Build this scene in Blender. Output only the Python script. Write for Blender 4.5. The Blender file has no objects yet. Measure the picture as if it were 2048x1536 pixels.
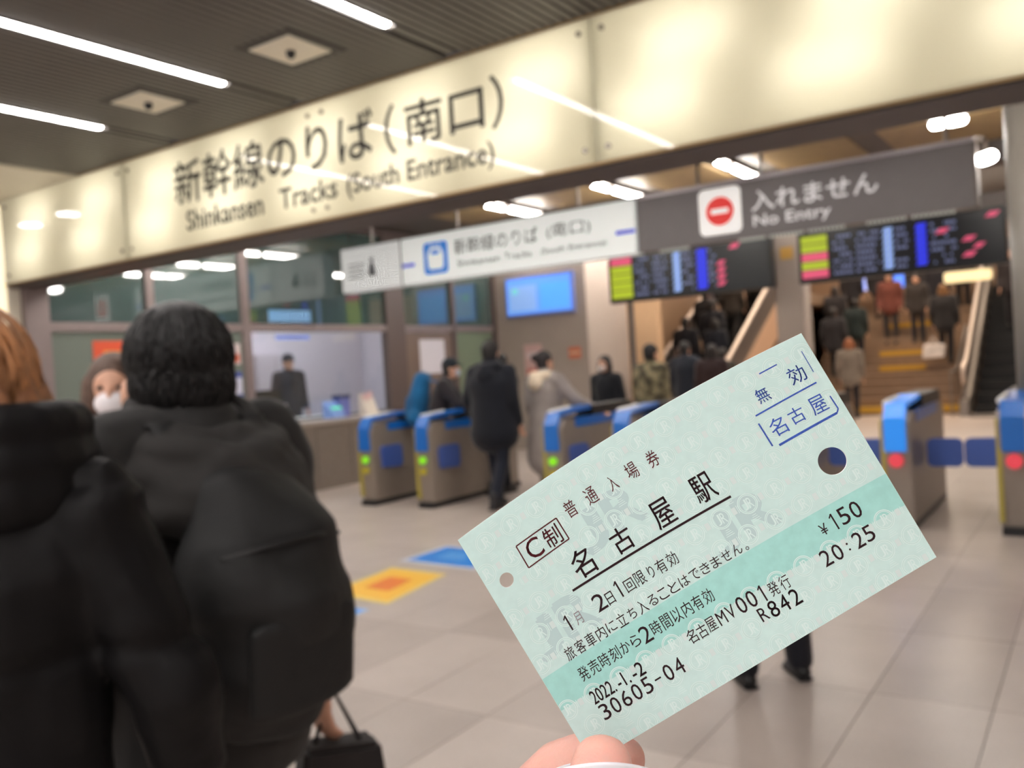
import bpy, bmesh, math, random
import numpy as np
from mathutils import Vector, Matrix
random.seed(7)
D2R = math.radians
scene = bpy.context.scene
COL = scene.collection

# ------------------------------------------------------------------ camera, world, exposure
CAM_H = 1.45
FPX = 1767.0
def cam_axes(yaw, pitch, roll):
    cy, sy, cp, sp = math.cos(yaw), math.sin(yaw), math.cos(pitch), math.sin(pitch)
    fw = Vector((sy*cp, cy*cp, sp)); rt = Vector((cy, -sy, 0)); up = rt.cross(fw)
    cr, sr = math.cos(roll), math.sin(roll)
    return cr*rt + sr*up, -sr*rt + cr*up, fw
CR, CU, CF = cam_axes(D2R(-33.93), D2R(-1.01), D2R(-3.58))
cam_data = bpy.data.cameras.new('camera')
cam = bpy.data.objects.new('camera', cam_data); COL.objects.link(cam)
cam.matrix_world = Matrix(((CR.x, CU.x, -CF.x, 0), (CR.y, CU.y, -CF.y, 0), (CR.z, CU.z, -CF.z, CAM_H), (0, 0, 0, 1)))
cam_data.sensor_fit = 'HORIZONTAL'; cam_data.sensor_width = 36.0
cam_data.lens = FPX/2048*36.0
cam_data.clip_start = 0.02; cam_data.clip_end = 200
cam_data.dof.use_dof = True
cam_data.dof.focus_distance = 0.19
cam_data.dof.aperture_fstop = 21.5
scene.camera = cam

world = bpy.data.worlds.new('world'); scene.world = world
world.use_nodes = True
bgn = world.node_tree.nodes['Background']
bgn.inputs[0].default_value = (1.0, 0.965, 0.94, 1)
bgn.inputs[1].default_value = 0.88

vs = scene.view_settings
scene.display_settings.display_device = 'sRGB'
vs.view_transform = 'Standard'; vs.look = 'None'; vs.gamma = 1.0; vs.use_curve_mapping = False
vs.exposure = 0.0
scene.cycles.max_bounces = 6; scene.cycles.diffuse_bounces = 3; scene.cycles.glossy_bounces = 3; scene.cycles.transmission_bounces = 4; scene.cycles.transparent_max_bounces = 6
scene.cycles.adaptive_threshold = 0.03; scene.cycles.use_light_tree = False

# ------------------------------------------------------------------ helpers
def lin(c):
    f = lambda v: v/12.92 if v <= 0.04045 else ((v+0.055)/1.055)**2.4
    return tuple(f(x/255.0) for x in c)
MATS = {}
def mat(name, rgb=(128, 128, 128), rough=0.6, metal=0.0, emit=0.0, noise=0.0, nscale=8.0, bump=0.0, bscale=60.0, spec=0.5, trans=0.0, sheen=0.0, emit_rgb=None, sss=0.0):
    if name in MATS: return MATS[name]
    m = bpy.data.materials.new(name); m.use_nodes = True
    nt = m.node_tree; b = nt.nodes['Principled BSDF']
    c = lin(rgb) + (1,)
    b.inputs['Base Color'].default_value = c
    b.inputs['Roughness'].default_value = rough
    b.inputs['Metallic'].default_value = metal
    b.inputs['Specular IOR Level'].default_value = spec
    if trans: b.inputs['Transmission Weight'].default_value = trans
    if sheen: b.inputs['Sheen Weight'].default_value = sheen; b.inputs['Sheen Roughness'].default_value = 0.5
    if sss:
        b.inputs['Subsurface Weight'].default_value = sss
        b.inputs['Subsurface Radius'].default_value = (1.0, 0.35, 0.2); b.inputs['Subsurface Scale'].default_value = 0.004
    if emit:
        b.inputs['Emission Color'].default_value = (lin(emit_rgb) + (1,)) if emit_rgb else c
        b.inputs['Emission Strength'].default_value = emit
        if emit < 3: m.cycles.emission_sampling = 'NONE'
    if noise or bump:
        tc = nt.nodes.new('ShaderNodeTexCoord')
    if noise:
        n = nt.nodes.new('ShaderNodeTexNoise'); n.inputs['Scale'].default_value = nscale; n.inputs['Detail'].default_value = 5
        nt.links.new(tc.outputs['Object'], n.inputs['Vector'])
        mr = nt.nodes.new('ShaderNodeMapRange'); mr.inputs[1].default_value = 0.3; mr.inputs[2].default_value = 0.7
        mr.inputs[3].default_value = 1-noise; mr.inputs[4].default_value = 1+noise
        nt.links.new(n.outputs['Fac'], mr.inputs[0])
        mx = nt.nodes.new('ShaderNodeVectorMath'); mx.operation = 'SCALE'; mx.inputs[0].default_value = c[:3]
        nt.links.new(mr.outputs[0], mx.inputs['Scale']); nt.links.new(mx.outputs[0], b.inputs['Base Color'])
    if bump:
        n2 = nt.nodes.new('ShaderNodeTexNoise'); n2.inputs['Scale'].default_value = bscale; n2.inputs['Detail'].default_value = 3
        nt.links.new(tc.outputs['Object'], n2.inputs['Vector'])
        bp = nt.nodes.new('ShaderNodeBump'); bp.inputs['Strength'].default_value = bump; bp.inputs['Distance'].default_value = 0.01
        nt.links.new(n2.outputs['Fac'], bp.inputs['Height']); nt.links.new(bp.outputs[0], b.inputs['Normal'])
    MATS[name] = m
    return m

def tag(o, label=None, cat=None, group=None, kind=None):
    if label: o['label'] = label
    if cat: o['category'] = cat
    if group: o['group'] = group
    if kind: o['kind'] = kind
    return o
def empty(name, loc=(0, 0, 0), rz=0.0):
    o = bpy.data.objects.new(name, None); COL.objects.link(o)
    o.location = loc; o.rotation_euler = (0, 0, rz); o.empty_display_size = 0.1
    return o
def link(name, me, m=None, parent=None, smooth=False):
    o = bpy.data.objects.new(name, me); COL.objects.link(o)
    if m is not None and not me.materials: me.materials.append(m)
    if parent is not None: o.parent = parent
    if smooth:
        for p in me.polygons: p.use_smooth = True
    return o

class MB:
    """collects shapes into one mesh"""
    def __init__(s): s.v = []; s.f = []
    def add(s, vs, fs):
        k = len(s.v); s.v += [tuple(p) for p in vs]; s.f += [tuple(i+k for i in f) for f in fs]; return s
    def box(s, x0, x1, y0, y1, z0, z1):
        return s.add([(x0,y0,z0),(x1,y0,z0),(x1,y1,z0),(x0,y1,z0),(x0,y0,z1),(x1,y0,z1),(x1,y1,z1),(x0,y1,z1)],
                     [(0,3,2,1),(4,5,6,7),(0,1,5,4),(1,2,6,5),(2,3,7,6),(3,0,4,7)])
    def prism(s, pts, axis, a, b):
        """extrude a 2-D polygon along axis ('x','y','z') from a to b"""
        n = len(pts)
        def P(p, t): return {'x': (t, p[0], p[1]), 'y': (p[0], t, p[1]), 'z': (p[0], p[1], t)}[axis]
        vs = [P(p, a) for p in pts] + [P(p, b) for p in pts]
        fs = [tuple(range(n))[::-1], tuple(range(n, 2*n))] + [(i, (i+1) % n, n+(i+1) % n, n+i) for i in range(n)]
        return s.add(vs, fs)
    def tube(s, pts, radii, n=12, flat=None, cap=True):
        """round-ended tube along points; radii a number or (ra, rb) pairs with flat = direction of ra"""
        pts = [Vector(p) for p in pts]
        R = [(r, r) if not isinstance(r, (tuple, list)) else tuple(r) for r in (radii if isinstance(radii, (list, tuple)) else [radii]*len(pts))]
        if cap:
            d0 = (pts[0]-pts[1]).normalized(); d1 = (pts[-1]-pts[-2]).normalized()
            A = []; RA = []; B = []; RB = []
            for t in (0.98, 0.8, 0.45):
                q = math.sqrt(1-t*t); m0 = min(R[0]); m1 = min(R[-1])
                A.append(pts[0]+d0*m0*t); RA.append((R[0][0]*q, R[0][1]*q))
                B.insert(0, pts[-1]+d1*m1*t); RB.insert(0, (R[-1][0]*q, R[-1][1]*q))
            pts = A+pts+B; R = RA+R+RB
        vs = []
        ref = Vector(flat) if flat is not None else None
        last = None
        for i, p in enumerate(pts):
            d = (pts[min(i+1, len(pts)-1)] - pts[max(i-1, 0)]).normalized()
            r = ref if ref is not None else (last if last is not None else (Vector((1,0,0)) if abs(d.x) < 0.9 else Vector((0,1,0))))
            a = (r - d*r.dot(d)).normalized(); b = d.cross(a); last = a
            for k in range(n):
                t = 2*math.pi*k/n
                vs.append(p + a*math.cos(t)*R[i][0] + b*math.sin(t)*R[i][1])
        fs = []
        for i in range(len(pts)-1):
            for k in range(n):
                fs.append((i*n+k, i*n+(k+1) % n, (i+1)*n+(k+1) % n, (i+1)*n+k))
        fs.append(tuple(range(n))[::-1]); L = (len(pts)-1)*n; fs.append(tuple(range(L, L+n)))
        return s.add(vs, fs)
    def ell(s, c, r, n=14, m=9, rot=None):
        c = Vector(c); vs = []; fs = []
        for i in range(1, m):
            ph = math.pi*i/m
            for k in range(n):
                t = 2*math.pi*k/n
                v = Vector((r[0]*math.sin(ph)*math.cos(t), r[1]*math.sin(ph)*math.sin(t), r[2]*math.cos(ph)))
                if rot is not None: v = rot @ v
                vs.append(c+v)
        top = Vector((0,0,r[2])); 
        if rot is not None: top = rot @ top
        vs += [c+top, c-top]
        for i in range(m-2):
            for k in range(n): fs.append((i*n+k, (i+1)*n+k, (i+1)*n+(k+1) % n, i*n+(k+1) % n))
        a = (m-1)*n
        for k in range(n):
            fs.append((a, k, (k+1) % n)); fs.append((a+1, (m-2)*n+(k+1) % n, (m-2)*n+k))
        return s.add(vs, fs)
    def mesh(s, name):
        me = bpy.data.meshes.new(name); me.from_pydata(s.v, [], s.f); me.update(); return me
    def build(s, name, m, parent=None, smooth=False, bevel=0.0):
        me = s.mesh(name)
        if bevel:
            bm = bmesh.new(); bm.from_mesh(me)
            bmesh.ops.bevel(bm, geom=list(bm.edges), offset=bevel, segments=2, affect='EDGES', clamp_overlap=True)
            bm.to_mesh(me); bm.free()
        return link(name, me, m, parent, smooth)

_tmp = []
def evaluated(o):
    dg = bpy.context.evaluated_depsgraph_get(); dg.update()
    return bpy.data.meshes.new_from_object(o.evaluated_get(dg))
def remesh(mb, name, voxel, smooth=2):
    """melt the collected closed shapes into one continuous surface"""
    o = bpy.data.objects.new('tmp', mb.mesh('tmp')); COL.objects.link(o)
    md = o.modifiers.new('r', 'REMESH'); md.mode = 'VOXEL'; md.voxel_size = voxel
    if smooth:
        sm = o.modifiers.new('s', 'SMOOTH'); sm.iterations = smooth; sm.factor = 0.5
    me = evaluated(o); me.name = name
    bpy.data.objects.remove(o)
    for p in me.polygons: p.use_smooth = True
    return me

_glyph = {}
def text_arrays(s):
    """flat glyph outlines of the string, as (verts, faces), 1 unit font size"""
    key = s
    if key in _glyph: return _glyph[key]
    cu = bpy.data.curves.new('t', 'FONT'); cu.body = s; cu.size = 1.0; cu.resolution_u = 3; cu.fill_mode = 'FRONT'
    o = bpy.data.objects.new('t', cu); COL.objects.link(o)
    me = evaluated(o)
    v = np.array([p.co[:2] for p in me.vertices]); f = [tuple(p.vertices) for p in me.polygons]
    bpy.data.objects.remove(o); bpy.data.meshes.remove(me)
    _glyph[key] = (v, f); return v, f
def text_on(name, s, x0, x1, z0, z1, y, m, parent, bold=0.0, thick=0.004, facing=-1):
    """lettering fitted to a box on a wall plane y = const (seen from -y)"""
    v, _ = text_arrays(s)
    lo, hi = v.min(0), v.max(0)
    sx, sz = x1-x0, z1-z0; bw = bold*sz
    endw = text_arrays('l')[0].max(0)[0]
    for i, ch in enumerate(s):
        if ch == ' ': continue
        pen = text_arrays(s[:i]+'l')[0].max(0)[0]-endw if i else 0.0
        g, f = text_arrays(ch); q = (g+np.array([pen, 0])-lo)/(hi-lo)
        mb = MB()
        for k, (dx, dz) in enumerate([(0, 0)] if not bold else [(-bw, 0), (bw, 0), (0, -bw), (0, bw)]):
            mb.add([(x0+sx*a+dx, y-0.0002*k, z0+sz*b+dz) for a, b in q], f)
        mb.build(name, m, parent)
# ------------------------------------------------------------------ materials shared by the place
M_CEIL = mat('ceiling_metal', (94, 90, 86), 0.5, 0.0, noise=0.05, nscale=3)
M_CEILD = mat('ceiling_slot_dark', (58, 55, 52), 0.6)
M_CREAM = mat('cream_panel', (226, 219, 202), 0.5, noise=0.03)
M_BEAM = mat('beam_brown_grey', (84, 76, 72), 0.55, noise=0.06)
M_STEEL = mat('brushed_steel', (150, 143, 137), 0.38, 0.85, noise=0.08, nscale=20)
M_STEELD = mat('dark_steel', (112, 104, 100), 0.45, 0.6, noise=0.06)
M_BLACK = mat('black_plastic', (22, 22, 24), 0.45)
M_TUBE = mat('lamp_tube_cool', (255, 250, 242), 0.5, emit=82.0)
M_STRIP = mat('lamp_strip', (255, 249, 245), 0.5, emit=44.0)
M_WARM = mat('fill_lamp_warm', (255, 233, 208), 0.5, emit=40.0)
M_INK = mat('sign_black', (30, 26, 25), 0.5)
M_WHITE = mat('white_paint', (232, 230, 226), 0.5)

def glossy_mix(name, build, ior=1.5, rough=0.03, tint=(1, 1, 1)):
    """a polished pane: the given base shader under a fresnel reflection"""
    if name in MATS: return MATS[name]
    m = bpy.data.materials.new(name); m.use_nodes = True; nt = m.node_tree
    for n in list(nt.nodes):
        if n.type != 'OUTPUT_MATERIAL': nt.nodes.remove(n)
    out = next(n for n in nt.nodes if n.type == 'OUTPUT_MATERIAL')
    base = build(nt)
    gl = nt.nodes.new('ShaderNodeBsdfGlossy'); gl.inputs['Roughness'].default_value = rough; gl.inputs['Color'].default_value = tint+(1,)
    fr = nt.nodes.new('ShaderNodeFresnel'); fr.inputs['IOR'].default_value = ior
    ge = nt.nodes.new('ShaderNodeNewGeometry'); ma = nt.nodes.new('ShaderNodeMath'); ma.operation = 'MULTIPLY_ADD'; ma.inputs[1].default_value = 1/ior-ior; ma.inputs[2].default_value = ior
    nt.links.new(ge.outputs['Backfacing'], ma.inputs[0]); nt.links.new(ma.outputs[0], fr.inputs['IOR'])
    mx = nt.nodes.new('ShaderNodeMixShader')
    nt.links.new(fr.outputs[0], mx.inputs[0]); nt.links.new(base.outputs[0], mx.inputs[1]); nt.links.new(gl.outputs[0], mx.inputs[2])
    nt.links.new(mx.outputs[0], out.inputs['Surface'])
    MATS[name] = m; return m
def _node(kind, rgb):
    def f(nt):
        n = nt.nodes.new(kind); n.inputs['Color'].default_value = lin(rgb)+(1,); return n
    return f
M_OPAL = glossy_mix('opal_glass_lit', _node('ShaderNodeBsdfTranslucent', (250, 248, 240)), 1.34, 0.035)
M_TEAL = glossy_mix('teal_glass', _node('ShaderNodeBsdfDiffuse', (62, 82, 79)), 2.35, 0.03)
M_GREYPANE = glossy_mix('grey_green_pane', _node('ShaderNodeBsdfDiffuse', (112, 120, 112)), 1.45, 0.08)
M_CLEAR = glossy_mix('clear_glass', _node('ShaderNodeBsdfTransparent', (240, 246, 244)), 1.45, 0.02)

# ------------------------------------------------------------------ floor with granite tiles
def floor_mat():
    m = bpy.data.materials.new('polished_granite'); m.use_nodes = True; nt = m.node_tree; b = nt.nodes['Principled BSDF']
    tc = nt.nodes.new('ShaderNodeTexCoord'); geo = nt.nodes.new('ShaderNodeNewGeometry')
    n1 = nt.nodes.new('ShaderNodeTexNoise'); n1.inputs['Scale'].default_value = 2.2; n1.inputs['Detail'].default_value = 4
    n2 = nt.nodes.new('ShaderNodeTexNoise'); n2.inputs['Scale'].default_value = 90; n2.inputs['Detail'].default_value = 2
    nt.links.new(geo.outputs['Position'], n1.inputs['Vector']); nt.links.new(geo.outputs['Position'], n2.inputs['Vector'])
    oi = nt.nodes.new('ShaderNodeObjectInfo')
    a = nt.nodes.new('ShaderNodeMath'); a.operation = 'MULTIPLY_ADD'; a.inputs[1].default_value = 0.35; a.inputs[2].default_value = 0.0
    nt.links.new(n1.outputs['Fac'], a.inputs[0])
    c = nt.nodes.new('ShaderNodeMath'); c.operation = 'MULTIPLY_ADD'; c.inputs[1].default_value = 0.3
    nt.links.new(n2.outputs['Fac'], c.inputs[0]); nt.links.new(a.outputs[0], c.inputs[2])
    d = nt.nodes.new('ShaderNodeMath'); d.operation = 'MULTIPLY_ADD'; d.inputs[1].default_value = 0.22
    nt.links.new(oi.outputs['Random'], d.inputs[0]); nt.links.new(c.outputs[0], d.inputs[2])
    r = nt.nodes.new('ShaderNodeValToRGB')
    r.color_ramp.elements[0].position = 0.2; r.color_ramp.elements[0].color = lin((160, 147, 139))+(1,)
    r.color_ramp.elements[1].position = 0.75; r.color_ramp.elements[1].color = lin((210, 196, 187))+(1,)
    nt.links.new(d.outputs[0], r.inputs[0]); nt.links.new(r.outputs[0], b.inputs['Base Color'])
    b.inputs['Roughness'].default_value = 0.3; b.inputs['Specular IOR Level'].default_value = 0.55
    return m
M_FLOOR = floor_mat()
M_GROUT = mat('grout', (92, 84, 78), 0.8)
flo = MB().box(-12.5, 4, -6, 30.5, -0.15, -0.004).build('floor', M_GROUT)
tag(flo, 'polished grey-beige granite floor of the station concourse', 'floor', kind='structure')
TX, TY = 0.45, 0.9
tile_me = MB().box(0.002, TX-0.002, 0.002, TY-0.002, -0.004, 0.0).mesh('tile')
tile_me.materials.append(M_FLOOR)
rest = MB(); ntile = 0
x0f = -0.42 - 25*TX
for i in range(35):
    x = x0f + i*TX
    for j in range(-6, 34):
        y = 0.25 + j*TY
        if y+TY > 30.4 or x+TX > 3.9: continue
        # nearest visible tiles as single pieces
        rx, ry = x+TX/2, y+TY/2
        depth = rx*CF.x + ry*CF.y
        side = rx*CR.x + ry*CR.y
        if 1.7 < depth < 7.4 and abs(side) < depth*0.66 and ntile < 290:
            t = bpy.data.objects.new('tile', tile_me); COL.objects.link(t); t.parent = flo; t.location = (x, y, 0); ntile += 1
        else:
            rest.box(x+0.002, x+TX-0.002, y+0.002, y+TY-0.002, -0.004, 0.0)
tag(rest.build('far_tiles', M_FLOOR, flo), kind='stuff')

# ------------------------------------------------------------------ front ceiling: ribbed metal with light slots
STRIPX = [-6.21, -4.78, -3.33, -1.88, -0.43, 1.02, 2.47]
cei = MB().box(-7.7, 3.8, -6, 4.6, 3.53, 3.6).build('ceiling', M_CEILD)
tag(cei, 'dark grey ribbed metal ceiling with recessed strip lights', 'ceiling', kind='structure')
rb = MB(); x = -7.68
while x < 3.75:
    if all(abs(x+0.018-s) > 0.055 for s in STRIPX): rb.box(x, x+0.05, -6, 4.56, 3.45, 3.53)
    x += 0.068
tag(rb.build('ceiling_rib', M_CEIL, cei), kind='stuff')
cc = MB().box(-12.5, -7.7, -6, 5.1, 3.44, 3.6).build('ceiling', M_CREAM)
tag(cc, 'smooth cream ceiling strip beside the ribbed metal ceiling', 'ceiling', kind='structure')
for k, sx in enumerate(STRIPX):
    where = ['farthest left, beside the cream ceiling', 'between the two square ceiling panels', 'right of both square ceiling panels', 'over the middle of the hall', 'just left of the viewer', 'just right of the viewer', 'by the right-hand wall'][k]
    t = empty('strip_light', (sx, 0, 3.45)); tag(t, 'white recessed ceiling strip light, '+where, 'ceiling light', 'strip lights in the ribbed ceiling')
    MB().box(-0.05, -0.04, -5.5, 4.5, 0.0, 0.07).box(0.04, 0.05, -5.5, 4.5, 0.0, 0.07).build('housing', M_CEILD, t)
    MB().box(-0.035, 0.035, 3.94 if sx < -2 else 0.96, 4.5, 0.006, 0.03).build('slot_cover', M_CEIL, t)
    MB().tube([(0, -5.5, 0.025), (0, 3.88 if sx < -2 else 0.9, 0.025)], 0.034, 10).build('diffuser', M_STRIP, t, True)
for x, lab in ((-3.99, 'cream square ceiling panel with dark centre, nearer the viewer'), (-5.42, 'cream square ceiling panel with dark centre, farther left')):
    t = empty('ceiling_panel', (x, 3.77, 3.45)); tag(t, lab, 'ceiling speaker', 'square ceiling panels')
    MB().box(-0.24, 0.24, -0.24, 0.24, -0.003, 0.02).build('dark_frame', M_CEILD, t)
    MB().box(-0.17, 0.17, -0.17, 0.17, -0.012, 0.0).build('cream_plate', M_CREAM, t)
    MB().tube([(0, 0, -0.03), (0, 0, 0.0)], 0.028, 14).build('dome', M_BLACK, t, True)
for x, y, lab in ((-10.11, 3.74, 'round ceiling downlight farther from the sign end'), (-9.29, 3.76, 'round ceiling downlight nearer the office column')):
    t = empty('downlight', (x, y, 3.44)); tag(t, lab+', in the cream ceiling', 'downlight', 'downlights in the cream ceiling')
    MB().tube([(0, 0, -0.012), (0, 0, 0.01)], 0.14, 20, cap=False).build('trim_ring', M_CREAM, t, True)
    MB().tube([(0, 0, -0.02), (0, 0, 0.0)], 0.115, 20, cap=False).build('lens', M_STRIP, t)

# ------------------------------------------------------------------ beam, gate hall ceiling, walls
tag(MB().box(-12.5, 3.9, 4.84, 5.09, 2.6, 3.7).build('beam', M_BEAM), 'brown-grey beam carrying the long lit sign', 'beam', kind='structure')
M_C2 = mat('hall_ceiling', (98, 88, 80), 0.6, noise=0.08)
c2 = MB().box(-12.5, 3.9, 5.0, 15.9, 3.7, 3.85).build('ceiling', M_C2); tag(c2, 'brown-grey ceiling above the ticket gates', 'ceiling', kind='structure')
M_OCH = mat('ochre_slat', (150, 124, 84), 0.5, noise=0.1)
for k, (a, b, y0, y1) in enumerate([(-7.9, -6.9, 9.6, 10.9), (-6.3, -5.3, 9.6, 10.9), (-4.75, -3.8, 9.6, 11.2), (-3.2, -2.2, 9.7, 11.4), (-1.9, -0.4, 9.9, 11.5), (-0.9, 0.8, 8.0, 9.5)]):
    MB().box(a, b, y0, y1, 3.68, 3.7).build('ceiling_board', M_OCH, c2)
for k, (y0, y1, z) in enumerate([(7.5, 7.75, 3.5), (8.2, 8.5, 3.5), (11.4, 11.8, 3.45)]):
    MB().box(-9.1, 3.8, y0, y1, z, 3.7).build('ceiling_joist', M_BEAM, c2)
tag(MB().box(-12.5, 3.9, 15.6, 15.9, 3.3, 5.6).build('wall_header', M_BEAM), 'dark header above the way to the stairs', 'wall', kind='structure')
tag(MB().box(-12.5, 3.9, 15.9, 31, 5.5, 5.6).build('ceiling', M_C2), 'high ceiling over the stairs', 'ceiling', kind='structure')
M_GWALL = mat('grey_wall_panel', (168, 154, 144), 0.5, noise=0.04, nscale=2)
M_BWALL = mat('warm_beige_wall', (198, 162, 126), 0.55, noise=0.05, nscale=2)
M_HWALL = mat('stair_hall_wall', (150, 122, 98), 0.6, noise=0.1, nscale=1.2)
wb = MB().box(-12.5, -7.21, 13.1, 14.6, 0, 3.7).build('wall_back', M_GWALL); tag(wb, 'grey wall panel carrying the blue monitor', 'wall', kind='structure')
tag(MB().box(-8.2, -6.62, 14.61, 14.8, 0, 3.7).build('wall_beige', M_BWALL), 'warm beige lit wall behind the departure board post', 'wall', kind='structure')
tag(MB().box(-8.4, -8.2, 14.8, 30.5, 0, 5.5).build('wall_left', M_HWALL), 'brown side wall of the stair hall', 'wall', kind='structure')
tag(MB().box(-12.5, 3.9, 30.4, 30.6, 0, 5.5).build('wall_far', M_HWALL), 'brown far wall above the stairs', 'wall', kind='structure')
tag(MB().box(3.8, 3.95, -6, 30.5, 0, 5.5).build('wall_right', M_GWALL), 'grey wall along the right of the hall', 'wall', kind='structure')
tag(MB().box(-12.6, -12.45, -6, 5.0, 0, 3.6).build('wall_concourse', M_CREAM), 'cream wall on the far left of the concourse', 'wall', kind='structure')
# column at the right of the gates
t = empty('column', (-0.31, 8.15, 0)); tag(t, 'round grey column rising behind the rightmost ticket gate', 'column')
M_COL = mat('column_grey', (124, 117, 110), 0.45, noise=0.03)
MB().tube([(0, 0, 0.08), (0, 0, 3.7)], 0.29, 32, cap=False).build('shaft', M_COL, t, True)
MB().tube([(0, 0, 0.0), (0, 0, 0.08)], 0.305, 32, cap=False).build('base_ring', M_BLACK, t, True)
MB().tube([(0, 0, 3.5), (0, 0, 3.7)], 0.33, 32, cap=False).build('collar', M_BEAM, t, True)
t = empty('pillar', (-3.76, 13.1, 0)); tag(t, 'square grey pillar between the two departure boards', 'pillar')
MB().box(-0.2, 0.2, -0.2, 0.2, 0, 3.7).build('shaft', M_GWALL, t, bevel=0.01)
MB().box(-0.215, 0.215, -0.215, 0.215, 0, 0.12).build('base', M_STEELD, t)
MB().box(-0.09, 0.09, -0.212, -0.2, 2.78, 2.95).build('plate', mat('ochre_plate', (206, 160, 74), 0.5), t)
t = empty('post', (-6.22, 12.75, 0)); tag(t, 'thin dark post under the left departure board', 'post')
MB().box(-0.035, 0.035, -0.035, 0.035, 0.01, 2.5).build('shaft', M_STEELD, t); MB().box(-0.09, 0.09, -0.09, 0.09, 0, 0.012).build('foot_plate', M_STEELD, t)

# ------------------------------------------------------------------ lamps of the gate hall, added fill lights in the stair hall
def tube_lamp(x, y0, y1, z, lab, grp, r=0.027):
    t = empty('tube_lamp', (x, (y0+y1)/2, z)); h = (y1-y0)/2
    tag(t, lab, 'ceiling lamp', grp)
    MB().box(-0.05, 0.05, -h, h, 0.04, 0.098).build('housing', M_STEELD, t)
    MB().tube([(0, -h+r, 0), (0, h-r, 0)], r, 10).build('tube', M_TUBE, t, True)
    for s in (-1, 1): MB().box(-0.04, 0.04, s*h-0.012, s*h+0.012, -0.03, 0.05).build('end_cap', M_STEELD, t)
rows = {-6.63: 'above the white hanging sign, left row', -5.05: 'above the white hanging sign, middle row', -3.5: 'above the no-entry sign icon', -1.95: 'above the right of the no-entry sign', -8.2: 'near the office front', -0.4: 'beside the round column'}
for x, w in rows.items():
    for y0, y1, nm in ((5.6, 7.3, 'behind the beam'), (9.46, 9.93, 'short near tube'), (10.0, 10.96, 'long far tube'), (12.4, 14.6, 'farthest tube')):
        if x in (-1.95,) and nm == 'short near tube': continue
        if x in (-8.2, -0.4, -1.95) and nm in ('short near tube', 'long far tube'): continue
        if x == -8.2 and nm == 'farthest tube': y1 = 12.95
        tube_lamp(x, y0, y1, 3.6, 'white tube lamp %s, %s' % (w, nm), 'tube lamps over the gates')
for i, y in enumerate((18.0, 21.0, 24.0, 27.5)):  # fill lights added out of view to warm and brighten the stair hall
    for j, x in enumerate((-6.6, -4.0, -1.6, 1.2)):
        t = empty('stair_fill_light', (x, y, 5.5)); tag(t, 'added warm square fill light over the stairs, row %s, %s' % (['first', 'second', 'third', 'last'][i], ['over the left escalator', 'over the left of the stairs', 'over the right escalator', 'by the right wall'][j]), 'ceiling light', 'added fill lights over the stairs')
        MB().box(-0.42, 0.42, -0.42, 0.42, -0.05, 0).build('frame', M_STEELD, t); MB().box(-0.38, 0.38, -0.38, 0.38, -0.06, -0.02).build('diffuser', M_WARM, t)

# ------------------------------------------------------------------ the long lit sign
YS = 4.57
t = empty('lightbox_sign', (0, 0, 0)); tag(t, 'long cream lightbox sign with large black Japanese and English lettering', 'sign')
XE = [-9.08, -7.0, -2.38, 2.3]
M_BOXIN = mat('lightbox_white', (240, 236, 226), 0.7)
MB().box(-9.12, 2.34, 4.815, 4.835, 2.6, 3.45).box(-9.12, 2.34, 4.58, 4.82, 3.43, 3.45).box(-9.12, 2.34, 4.58, 4.82, 2.6, 2.612).box(-9.12, -9.09, 4.58, 4.82, 2.6, 3.45).box(2.31, 2.34, 4.58, 4.82, 2.6, 3.45).build('housing', M_BOXIN, t)
MB().box(-9.12, 2.34, 4.562, 4.585, 2.592, 2.603).box(-9.12, 2.34, 4.56, 4.6, 3.445, 3.46).build('edge_trim', mat('trim_brass', (170, 140, 96), 0.4, 0.5), t)
MB().box(-9.12, 2.34, 4.6, 4.84, 2.575, 2.6).build('bottom_plate', M_BEAM, t)
M_BTUBE = mat('lightbox_tube', (255, 250, 236), 0.5, emit=8.0)
panes = []
for k in range(3):
    p = MB().box(XE[k]+0.004, XE[k+1]-0.004, YS, YS+0.012, 2.604, 3.442).build('pane', M_OPAL, t); panes.append(p)
    bx = [(XE[k]+0.075, 3.36), (XE[k]+0.075, 2.685), (XE[k+1]-0.075, 3.36), (XE[k+1]-0.075, 2.685)] + ([(-4.70, 3.36), (-4.56, 3.36), (-4.70, 2.68), (-4.56, 2.68)] if k == 1 else [])
    for bxx, bz in bx:
        MB().tube([(bxx, YS-0.014, bz), (bxx, YS, bz)], 0.016, 12, cap=False).build('bolt', M_STEEL, p)
    n = max(2, round((XE[k+1]-XE[k])/0.93)); w = (XE[k+1]-XE[k])/n
    for i in range(n):
        xc = XE[k]+w*(i+0.5)
        for zz, off in ((2.87, -0.1), (3.19, 0.1)):
            MB().tube([(xc+off-0.27, 4.735, zz), (xc+off+0.27, 4.735, zz)], 0.014, 6, cap=False).build('tube', M_BTUBE, t, True)
for x in XE[1:3]: MB().box(x-0.03, x+0.03, 4.59, 4.6, 2.61, 3.43).build('joint_strip', M_OPAL, t)
P = panes[1]
text_on('letter', '新幹線のりば', -6.29, -4.09, 2.955, 3.305, YS-0.002, M_INK, P, 0.014)
text_on('letter', '（', -3.98, -3.89, 2.94, 3.27, YS-0.002, M_INK, P, 0.012)
text_on('letter', '南口', -3.80, -3.16, 2.965, 3.25, YS-0.002, M_INK, P, 0.016)
text_on('letter', '）', -3.10, -3.01, 2.94, 3.27, YS-0.002, M_INK, P, 0.012)
text_on('letter', 'Shinkansen', -6.16, -5.24, 2.735, 2.89, YS-0.002, M_INK, P, 0.03)
text_on('letter', 'Tracks', -5.05, -4.46, 2.74, 2.885, YS-0.002, M_INK, P, 0.03)
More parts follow.
